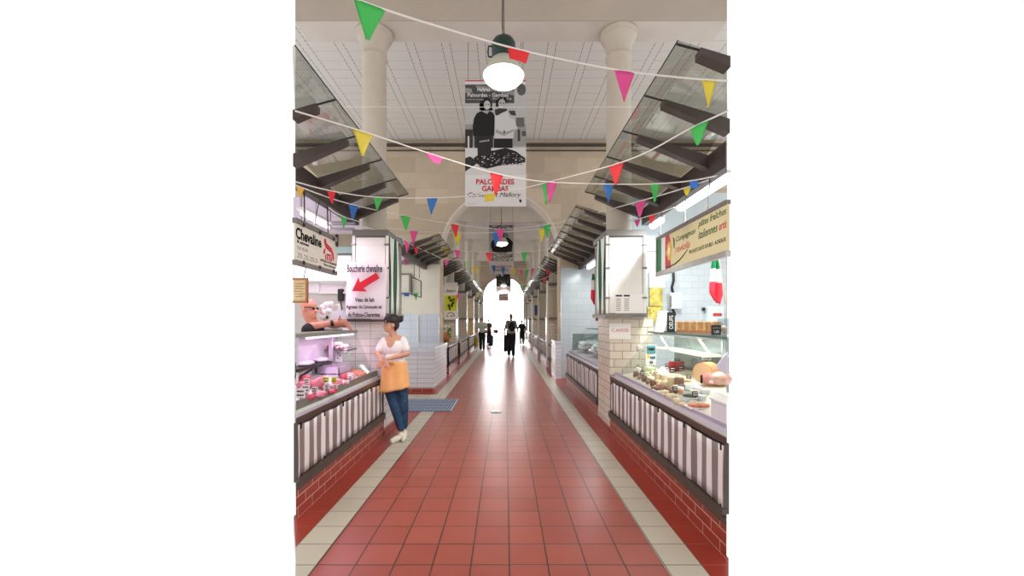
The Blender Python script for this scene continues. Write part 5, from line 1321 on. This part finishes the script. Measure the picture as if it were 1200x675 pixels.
def tubelamp(X, Y0, Y1, Z, label, power, col=(.93, .98, 1), r=.05, m=None):
    t = thing('tube_lamp', label, 'fluorescent lamp', (X, (Y0 + Y1) / 2, Z), 'fluorescent tubes over the stalls')
    MB().box(X - .06, X + .06, Y0, Y1, Z + .04, Z + .075, .01).build('housing', M_wpaint, t)
    MB().tube([(X, Y0 + .02, Z), (X, Y1 - .02, Z)], r, 12).build('tube', m or M_tube, t)
    for y in (Y0 + .05, Y1 - .05): MB().box(X - .02, X + .02, y - .02, y + .02, Z, Z + .06).build('lamp_holder', M_wpaint, t)
    MB().tube([(X, (Y0 + Y1) / 2, Z + .07), (X, (Y0 + Y1) / 2, Z + .30)], .006, 6).build('hanger', M_steel, t)
    ld = bpy.data.lights.new('tube_light', 'AREA'); ld.shape = 'RECTANGLE'; ld.size = .1; ld.size_y = Y1 - Y0; ld.energy = power; ld.color = col
    lo = bpy.data.objects.new('tube_light', ld); C.objects.link(lo); lo.parent = t; lo.location = (0, 0, -r - .02)
tubelamp(2.25, 4.2, 5.30, 3.085, 'large bright fluorescent tube above the yellow sign at the right edge', 55, r=.065)
tubelamp(2.30, 6.05, 6.45, 3.10, 'short bright fluorescent tube beside the top of the white casing on the right', 8)
tubelamp(2.2, 8.9, 10.9, 3.02, 'bright fluorescent tube over the second right stall, behind the green striped curtain', 30)
M_pk = emis('pink_tube_glow', (255, 214, 240), 2.5)
tubelamp(-2.36, 4.75, 5.5, 2.86, 'pinkish fluorescent tube above the butcher display, behind the Chevaline sign', 15, (1, .72, .9), .025, M_pk)
# ------------------------------------------------------------------ people
M_skin = mat('skin', (214, 160, 134), .5, var=.05, scale=9, sub=.05)
M_skin2 = mat('skin_ruddy', (214, 142, 124), .5, var=.08, scale=9, sub=.05)
M_hair = mat('dark_hair', (34, 22, 22), .45, var=.3, scale=40)
M_tee = mat('white_cotton', (242, 238, 240), .8)
M_jean = mat('blue_denim', (42, 76, 112), .8, var=.22, scale=18)
M_apron = mat('orange_apron', (255, 188, 122), .75, var=.05, scale=8)
M_shoe = mat('off_white_canvas', (228, 224, 210), .7)
M_lips = mat('lip_rose', (180, 84, 82), .5)

WY = 5.56; WS = F / WY
def w(x, y, d=0.0): return Vector(((x - CX) / WS, WY + d, H - (y - CY) / WS))
def fingers(base, fwd, side, down, n=4, L=.075, r=.0085, curl=.5):
    """unequal bent fingers rooted inside the palm"""
    out = []
    for k in range(n):
        ln = L * (.86, 1.0, .95, .76)[k]
        a = base + side * ((k - 1.5) * .0185)
        b = a + fwd * ln * .5 + down * ln * .12
        c = b + fwd * ln * .33 + down * ln * curl * .45
        e = c + fwd * ln * .12 + down * ln * curl * .5
        out += [('c', a, b, r * 1.1, r), ('c', b, c, r, r * .92), ('c', c, e, r * .92, r * .8)]
    return out

wo = thing('person', 'woman in white T-shirt, orange apron and jeans leaning by the tiled pier', 'person', (-1.43, 5.56, 0))
fd = Vector((-.88, -.47, 0)).normalized(); sd = Vector((fd.y, -fd.x, 0))        # face direction, her left side
if sd.x < 0: sd = -sd
hc = w(458.3, 379.5)
up = Vector((0, 0, 1))
def hp(f, s, u): return hc + fd * f + sd * s + up * u
rz = math.atan2(fd.y, fd.x)
el, er = w(443.5, 414, -.04), w(477.5, 414.5, -.03)
sl, sr_ = w(449, 400.5, .0), w(472.5, 399.5, .03)
hl, hr = w(452.5, 420.5, -.20), w(457.5, 419.5, -.215)
hipl, hipr = w(454.5, 446, .0), w(469.5, 446, .02)
kl, kr = w(463.5, 477, -.03), w(473, 477, .0)
al, ar = w(470, 503, -.02), w(472.5, 502, .06)
parts = [
    ('e', hp(-.012, 0, .022), (.093, .074, .098), (0, 0, rz)), ('e', hp(.018, 0, -.045), (.068, .060, .072), (0, 0, rz)),
    ('e', hp(.062, 0, -.085), (.030, .032, .026), (0, 0, rz)), ('c', hp(.076, 0, .0), hp(.098, 0, -.027), .010, .014), ('e', hp(.080, 0, -.060), (.014, .024, .011), (0, 0, rz)),
    ('e', hp(.070, .030, .012), (.012, .022, .010), (0, 0, rz)), ('e', hp(.070, -.030, .012), (.012, .022, .010), (0, 0, rz)),
    ('e', hp(-.01, .072, -.022), (.022, .010, .032), (0, 0, rz)), ('e', hp(-.01, -.072, -.022), (.022, .010, .032), (0, 0, rz)),
    ('c', hp(-.012, 0, -.05), w(461, 396, .02), .052, .056), ('c', w(461, 396, .02), sl, .055, .050), ('c', w(461, 396, .02), sr_, .055, .050),
    ('e', w(461, 405, .0), (.125, .085, .12)), ('e', w(462, 421, .01), (.115, .085, .14)), ('e', w(462, 440, .01), (.145, .10, .13)),
    ('c', sl, el, .046, .037), ('c', el, hl, .036, .023), ('c', sr_, er, .046, .037), ('c', er, hr, .036, .023),
    ('c', hipl, kl, .080, .052), ('c', kl, al, .052, .036), ('c', hipr, kr, .080, .052), ('c', kr, ar, .052, .036),
]
dl = (w(459, 423.5, -.24) - hl).normalized()
pl_, pr_ = hl + dl * .045, hr + Vector((-.75, -.15, -.55)).normalized() * .045
parts += [('e', hl + dl * .035, (.042, .020, .034), (0, .4, 0)), ('e', hr + (pr_ - hr) * .8, (.042, .020, .034), (0, -.5, 0))]
parts += fingers(pl_ + dl * .015, dl, Vector((-dl.z, 0, dl.x)), Vector((.2, -.3, -.8)).normalized(), curl=.6)
fr_d = (pr_ - hr).normalized()
parts += fingers(pr_ + fr_d * .015, fr_d, Vector((-fr_d.z, 0, fr_d.x)), Vector((0, .3, -.9)).normalized(), curl=.5)
parts += [('c', hl + dl * .015, hl + dl * .03 + Vector((.02, -.02, .045)), .011, .009), ('c', hr + fr_d * .015, hr + fr_d * .03 + Vector((-.02, -.02, .045)), .011, .009)]
blob('body', M_skin, wo, parts, .0065, 3)
hair = [('e', hp(-.022, 0, .045), (.100, .084, .090), (0, 0, rz)), ('e', hp(-.055, 0, -.005), (.058, .078, .082), (0, 0, rz)), ('e', hp(-.115, .0, .062), (.052, .048, .048)), ('e', hp(-.135, .02, .085), (.028, .028, .026)),
        ('c', hp(.050, .035, .085), hp(.062, .056, .020), .024, .011), ('c', hp(.060, -.02, .092), hp(.082, -.036, .058), .018, .009), ('c', hp(.058, .012, .096), hp(.084, .022, .060), .018, .009), ('c', hp(.05, -.045, .075), hp(.056, -.064, .02), .020, .011),
        ('c', hp(-.05, .055, -.04), hp(-.045, .055, -.09), .028, .012), ('c', hp(-.06, -.03, -.04), hp(-.055, -.02, -.10), .03, .014)]
blob('hair', M_hair, wo, hair, .006, 2)
for s_ in (.030, -.030):
    e = MB().ball(hp(.079, s_, -.004), (.006, .012, .0065), 10, (0, 0, rz)).build('eye', mat('eye_dark', (40, 28, 26), .3), wo)
    MB().tube([hp(.080, s_ * .45, .017), hp(.084, s_, .024), hp(.074, s_ * 1.65, .018)], .004, 6).build('eyebrow', M_hair, wo)
MB().ball(hp(.092, 0, -.060), (.006, .020, .008), 10, (0, 0, rz)).build('lips', M_lips, wo)
tee = [('e', w(461, 407, .0), (.150, .104, .125)), ('e', w(462, 420, .008), (.148, .104, .10)), ('e', w(461, 401.5, .03), (.13, .075, .06)),
       ('c', sl + Vector((.012, 0, .004)), sl.lerp(el, .62), .058, .056), ('c', sr_ + Vector((-.012, 0, .004)), sr_.lerp(er, .60), .058, .058), ('c', w(457, 425, .0), w(467, 425, .0), .10, .10)]
to = blob('t_shirt', M_tee, wo, tee, .007, 4)
# scooped neckline: skin of the chest showing in front of the shirt
bmn = bmesh.new(); bmn.from_mesh(to.data); oc = w(459.5, 396.5, -.10) - wloc(to)
kill = [f for f in bmn.faces if (lambda q: (q.x / .062) ** 2 + (q.y / .13) ** 2 + (q.z / (.118 if q.z < 0 else .08)) ** 2)(f.calc_center_median() - oc) < 1]
bmesh.ops.delete(bmn, geom=kill, context='FACES'); bmn.to_mesh(to.data); bmn.free()
jean = [('e', w(462, 442, .012), (.158, .112, .12)), ('c', hipl, kl, .096, .066), ('c', kl, al + Vector((0, 0, .02)), .066, .047), ('c', hipr, kr, .094, .066), ('c', kr, ar + Vector((0, 0, .02)), .066, .047), ('c', w(455, 452, 0), w(470, 452, .01), .085, .085)]
blob('jeans', M_jean, wo, jean, .008, 3)
# half apron: a cloth wrapped round the front of the hips
AX = w(462, 440, .012)
def apr(u, v):
    a = PI * (1.02 + .96 * u) + .12
    wv = v ** .8
    rx = .152 + .045 * wv; ry = .116 + .045 * wv
    fold = .008 * math.sin(u * 22) * wv + .006 * math.sin(u * 9 + 1)
    return Vector((AX.x + .018 - .004 * v + (rx + fold) * math.cos(a), AX.y + (ry + fold) * math.sin(a) - .015, w(0, 423.0 + v * (33 + 3 * math.cos(u * PI)) ).z))
MB().sheet(apr, 48, 14, .004, (0, -1, 0)).build('apron', M_apron, wo)
def wb(u, v):
    a = 2 * PI * u; rx, ry = .163, .120
    return Vector((AX.x + .012 + rx * math.cos(a), AX.y + ry * math.sin(a) - .012, w(0, 423.5 + v * 3.5).z))
MB().sheet(wb, 40, 2, .005, (0, -1, 0)).build('waistband', M_apron, wo)
MB().ball(w(457, 428, -.15), (.05, .015, .02), 12).build('apron_knot', M_apron, wo)
for (hx, toe, lab) in ((al, w(464.5, 513, -.12), 0), (ar, w(475, 514.5, -.13), 1)):
    d = Vector((toe.x - hx.x, toe.y - hx.y, 0)).normalized(); heel = Vector((hx.x, hx.y, .045)) - d * .03
    so = blob('shoe', M_shoe, wo, [('c', heel, heel + d * .10 + Vector((0, 0, -.004)), .038, .042), ('c', heel + d * .10, heel + d * .185 + Vector((0, 0, -.010)), .042, .032), ('c', heel + Vector((0, 0, .01)), Vector((hx.x, hx.y, .085)), .036, .042), ('c', heel + Vector((0, 0, -.015)), heel + d * .18 + Vector((0, 0, -.015)), .030, .030)], .007, 3)
    yy = [heel + d * (.07 + .025 * k) + up * (.043 - .003 * k) for k in range(4)]
    MB().tube([heel + Vector((0, 0, -.035)) - d * .02, heel + d * .10 + Vector((0, 0, -.035)), heel + d * .19 + Vector((0, 0, -.035))], .010, 6).build('sole', mat('rubber_sole', (236, 234, 226), .6), so)

# the butcher behind his counter
bu = thing('person', 'bald butcher with dark glasses and black shirt reaching over the pink meat counter', 'person', (-2.45, 5.02, 0))
fb = Vector((.97, -.25, 0)).normalized(); sb = Vector((-fb.y, fb.x, 0)); rb_ = math.atan2(fb.y, fb.x)
bc = Vector((-2.475, 5.0, 1.765))
def bp(f, s, u): return bc + fb * f + sb * s + up * u
shn, shf = Vector((-2.420, 4.86, 1.50)), Vector((-2.400, 5.22, 1.50))
elb = Vector((-2.40, 4.88, 1.545)); hnd = Vector((-2.12, 4.98, 1.595)); elf = Vector((-2.40, 5.20, 1.53)); hnf = Vector((-2.10, 5.08, 1.56))
bparts = [('e', bp(-.01, 0, .035), (.105, .082, .098), (0, 0, rb_)), ('e', bp(.02, 0, -.05), (.078, .068, .085), (0, 0, rb_)), ('e', bp(.07, 0, -.095), (.032, .036, .030), (0, 0, rb_)),
          ('c', bp(.088, 0, .0), bp(.112, 0, -.032), .011, .016), ('e', bp(.088, 0, -.067), (.015, .026, .012), (0, 0, rb_)), ('e', bp(-.015, -.082, -.015), (.024, .012, .034), (0, 0, rb_)), ('e', bp(-.015, .082, -.015), (.024, .012, .034), (0, 0, rb_)),
          ('c', bp(-.03, 0, -.06), Vector((-2.400, 5.03, 1.53)), .066, .075), ('e', Vector((-2.460, 5.03, 1.30)), (.14, .21, .26)), ('e', Vector((-2.480, 5.03, 1.0)), (.14, .19, .22)),
          ('c', shn, elb, .062, .052), ('c', elb, hnd, .050, .032), ('c', shf, elf, .06, .05), ('c', elf, hnf, .048, .03), ('e', hnd + Vector((.05, .01, .01)), (.048, .024, .042)), ('e', hnf + Vector((.045, -.005, -.01)), (.046, .04, .024)),
          ('c', Vector((-2.500, 4.93, .92)), Vector((-2.480, 4.93, .5)), .09, .06), ('c', Vector((-2.480, 4.93, .5)), Vector((-2.500, 4.94, .07)), .06, .045), ('c', Vector((-2.500, 5.13, .92)), Vector((-2.500, 5.14, .5)), .09, .06), ('c', Vector((-2.500, 5.14, .5)), Vector((-2.520, 5.14, .07)), .06, .045)]
bparts += fingers(hnd + Vector((.085, .01, .01)), Vector((.9, .1, -.35)).normalized(), Vector((.25, 0, .97)).normalized(), Vector((.2, .2, -.9)), L=.085, r=.0095, curl=.55)
bparts += fingers(hnf + Vector((.08, -.005, -.01)), Vector((.93, -.2, -.2)).normalized(), Vector((0, 1, 0)), Vector((0, 0, -1)), L=.08, r=.0095, curl=.45)
bparts += [('c', hnd + Vector((.03, 0, .03)), hnd + Vector((.055, -.01, .085)), .013, .010), ('c', hnf + Vector((.03, -.03, 0)), hnf + Vector((.08, -.06, -.01)), .013, .010)]
blob('body', M_skin2, bu, bparts, .0075, 3)
blob('shirt', mat('black_cotton', (26, 24, 28), .8), bu, [('e', Vector((-2.460, 5.03, 1.30)), (.165, .235, .25)), ('e', Vector((-2.480, 5.03, 1.02)), (.165, .215, .22)), ('c', shn, shn.lerp(elb, .42), .080, .072), ('c', shf, shf.lerp(elf, .5), .080, .072), ('c', Vector((-2.390, 4.98, 1.53)), Vector((-2.400, 5.10, 1.53)), .072, .072), ('c', shn, shf, .075, .075)], .009, 3)
blob('trousers', mat('dark_trousers', (40, 40, 48), .8), bu, [('c', Vector((-2.500, 4.93, .92)), Vector((-2.480, 4.93, .5)), .115, .08), ('c', Vector((-2.480, 4.93, .5)), Vector((-2.500, 4.94, .08)), .08, .065), ('c', Vector((-2.500, 5.13, .92)), Vector((-2.500, 5.14, .5)), .115, .08), ('c', Vector((-2.500, 5.14, .5)), Vector((-2.520, 5.14, .08)), .08, .065), ('e', Vector((-2.490, 5.03, .92)), (.14, .19, .12))], .012, 2)
for y in (4.94, 5.14): blob('shoe', M_black, bu, [('c', Vector((-2.540, y, .045)), Vector((-2.350, y, .04)), .042, .038)], .012, 1)
MB().tube([bp(.0, -.086, .02), bp(.07, -.078, .022), bp(.102, -.06, .015)], .006, 6).build('glasses_arm', M_black, bu)
for s_ in (-.036, .036): MB().ball(bp(.098, s_, .006), (.006, .026, .018), 12, (0, 0, rb_)).build('glasses_lens', M_black, bu)
wr = hnd.lerp(elb, .16); ax_ = (hnd - elb).normalized()
MB().tube([wr - ax_ * .018, wr + ax_ * .018], .040, 14).build('wristwatch', M_black, bu)

bu.location = Vector(bu.location) + Vector((-.03, .25, 0))
# two men walking away
def walker(label, x, Y, ht, shirt, trous, pack=None, yaw=0.0, step=.0, arm=.12, skin=M_skin2, wide=1.0):
    k = ht / 1.75
    P = lambda a, b, c: Vector((x + a * k, Y + b * k, c * k))
    t = thing('person', label, 'person', (x, Y, 0))
    fl_, fr2 = P(-.09, step, .07), P(.09, -step, .07)
    b = [('e', P(0, .01, 1.64), (.078 * k, .095 * k, .115 * k)), ('e', P(0, .03, 1.57), (.062 * k, .07 * k, .07 * k)), ('c', P(0, 0, 1.56), P(0, -.01, 1.44), .056 * k, .065 * k), ('e', P(-.08, .0, 1.62), (.012, .022, .03)), ('e', P(.08, 0, 1.62), (.012, .022, .03)),
         ('e', P(0, 0, 1.27), (.17 * k, .11 * k, .22 * k)), ('e', P(0, 0, 1.0), (.155 * k, .11 * k, .16 * k)), ('c', P(-.17, 0, 1.40), P(-.235 - arm * .2, -.02, 1.12), .052 * k, .042 * k), ('c', P(-.235 - arm * .2, -.02, 1.12), P(-.245 - arm * .3, .06, .86), .04 * k, .028 * k),
         ('c', P(.17, 0, 1.40), P(.235 + arm * .2, -.02, 1.12), .052 * k, .042 * k), ('c', P(.235 + arm * .2, -.02, 1.12), P(.24 + arm * .1, .08, .86), .04 * k, .028 * k),
         ('e', P(-.25 - arm * .3, .07, .80), (.025, .036, .05)), ('e', P(.245 + arm * .1, .09, .80), (.025, .036, .05)),
         ('c', P(-.09, 0, .92), P(-.09, step * .6 + .02, .5), .085 * k, .058 * k), ('c', P(-.09, step * .6 + .02, .5), fl_, .056 * k, .042 * k), ('c', P(.09, 0, .92), P(.09, -step * .3 + .02, .5), .085 * k, .058 * k), ('c', P(.09, -step * .3 + .02, .5), fr2, .056 * k, .042 * k)]
    for hx, hy in ((-.25 - arm * .3, .07), (.245 + arm * .1, .09)):
        for q in range(4): b.append(('c', P(hx, hy - .025 + .017 * q, .775), P(hx, hy - .02 + .017 * q, .71 + .008 * abs(q - 1)), .009, .008))
        b.append(('c', P(hx, hy + .02, .82), P(hx - math.copysign(.01, hx), hy + .05, .765), .011, .009))
    blob('body', skin, t, b, .012, 2)
    blob('shirt', shirt, t, [('e', P(0, 0, 1.27), (.195 * k * wide, .135 * k, .23 * k)), ('e', P(0, 0, 1.02), (.18 * k * wide, .135 * k, .20 * k)), ('c', P(-.16, 0, 1.41), P(-.225, -.02, 1.18), .072 * k, .068 * k), ('c', P(.16, 0, 1.41), P(.225, -.02, 1.18), .072 * k, .068 * k), ('c', P(-.15, 0, 1.42), P(.15, 0, 1.42), .075 * k, .075 * k)], .014, 2)
    blob('trousers', trous, t, [('e', P(0, 0, .90), (.17 * k * wide, .13 * k, .13 * k)), ('c', P(-.09, 0, .9), P(-.09, step * .6 + .02, .5), .11 * k * wide, .085 * k * wide), ('c', P(-.09, step * .6 + .02, .5), P(-.09, step, .10), .085 * k * wide, .07 * k), ('c', P(.09, 0, .9), P(.09, -step * .3 + .02, .5), .11 * k * wide, .085 * k * wide), ('c', P(.09, -step * .3 + .02, .5), P(.09, -step, .10), .085 * k * wide, .07 * k)], .014, 2)
    blob('hair', mat('cropped_hair', (158, 112, 96), .6), t, [('e', P(0, -.02, 1.665), (.079 * k, .085 * k, .09 * k))], .012, 1)
    for sx, st in ((-.09, step), (.09, -step)): blob('shoe', M_black, t, [('c', P(sx, st - .05, .042), P(sx, st + .14, .036), .044, .036)], .012, 1)
    return t, P
M_gtee = mat('grey_cotton', (176, 178, 170), .8); M_gtee2 = mat('grey_green_cotton', (172, 182, 168), .8); M_navy = mat('dark_navy_cloth', (24, 28, 38), .8); M_blkc = mat('black_trousers', (20, 20, 24), .8)
t, P = walker('man in grey T-shirt with black backpack walking away along the aisle', .26, 18.5, 1.92, M_gtee, M_navy, step=.10, wide=1.12)
pk = blob('backpack', mat('backpack_black', (16, 16, 20), .7), t, [('e', P(.03, -.17, 1.20), (.15, .09, .17)), ('e', P(.03, -.16, 1.33), (.12, .07, .10)), ('e', P(.03, -.20, 1.12), (.12, .07, .09))], .012, 2)
for sx in (-.10, .12): MB().tube([P(sx * .9, -.13, 1.12), P(sx * 1.3, -.155, 1.30), P(sx * 1.1, -.08, 1.47), P(sx, .05, 1.46)], .016, 6).build('strap', M_black, pk)
tr = thing('shopping_trolley', 'dark two-wheeled shopping trolley ahead of the man with the backpack', 'trolley', (.10, 19.1, 0))
MB().box(-.08, .28, 19.0, 19.3, .18, .95, .04).build('bag', M_navy, tr)
for x in (-.14, .34): MB().tube([(x, 19.15, .11), (x + .03, 19.15, .11)], .11, 16).build('wheel', M_black, tr)
MB().tube([(-.04, 19.0, .10), (-.02, 18.98, .95), (.0, 18.85, 1.05)], .014, 6).build('handle', M_black, tr)
MB().tube([(-.14, 19.15, .11), (.37, 19.15, .11)], .012, 6).build('axle', M_black, tr)
t, P = walker('man in grey-green T-shirt and black trousers walking away near the left stalls', -1.26, 22.4, 1.80, M_gtee2, M_blkc, step=.12)
tr = thing('shopping_trolley', 'navy shopping trolley pulled on the right of the man in black trousers', 'trolley', (-.80, 22.6, 0))
MB().box(-.93, -.67, 22.5, 22.75, .22, .80, .04).build('bag', mat('navy_canvas', (40, 46, 72), .8), tr)
for x in (-.96, -.67): MB().tube([(x, 22.6, .09), (x + .03, 22.6, .09)], .09, 14).build('wheel', M_black, tr)
MB().tube([(-.80, 22.5, .10), (-.82, 22.45, .85), (-.95, 22.42, 1.0)], .014, 6).build('handle', M_black, tr)
MB().tube([(-.96, 22.6, .09), (-.64, 22.6, .09)], .012, 6).build('axle', M_black, tr)
tag(MB().lump((-1.58, 22.6, .42), (.09, .12, .30), 5, .15, 2, 3).build('shopping_bag', mat('bag_yellow', (226, 196, 40), .6)), 'bright yellow bag hanging low on the left of the man in black trousers', 'bag')
t, P = walker('person in dark clothes standing far off beside the left stalls', -1.15, 28.5, 1.70, mat('maroon_cotton', (96, 48, 52), .8), M_blkc, step=.04)
t, P = walker('person in black standing by the right stalls near the far end', 1.10, 27.5, 1.65, M_navy, M_blkc, step=.04)

# ------------------------------------------------------------------ daylight, camera, view
wd = bpy.data.worlds.new('daylight'); bpy.context.scene.world = wd; wd.use_nodes = True
bg = wd.node_tree.nodes['Background']; bg.inputs[0].default_value = (1, 1, 1, 1)
# overcast white daylight, with the sunlit street glowing beyond the far door
wn, wl = wd.node_tree.nodes, wd.node_tree.links
tc = wn.new('ShaderNodeTexCoord'); sp = wn.new('ShaderNodeSeparateXYZ'); wl.new(tc.outputs['Generated'], sp.inputs[0])
mr = wn.new('ShaderNodeMapRange'); mr.interpolation_type = 'SMOOTHSTEP'
mr.inputs['From Min'].default_value = .90; mr.inputs['From Max'].default_value = .992; mr.inputs['To Min'].default_value = WORLD; mr.inputs['To Max'].default_value = STREET
wl.new(sp.outputs[1], mr.inputs['Value']); wl.new(mr.outputs[0], bg.inputs[1])
cam = bpy.data.cameras.new('camera'); co = bpy.data.objects.new('camera', cam); C.objects.link(co)
cam.sensor_width = 36; cam.lens = F / 1200 * 36
co.location = (0, 0, H); co.rotation_euler = (PI / 2, 0, 0)
cam.shift_x = (600 - CX) / 1200; cam.shift_y = (CY - 337.5) / 1200
cam.clip_start = .05; cam.clip_end = 300
sc = bpy.context.scene; sc.camera = co
sc.view_settings.view_transform = 'Standard'; sc.view_settings.look = 'None'
sc.view_settings.exposure = EXPO; sc.view_settings.gamma = 1; sc.view_settings.use_curve_mapping = False
sc.cycles.max_bounces = 8; sc.cycles.transparent_max_bounces = 24
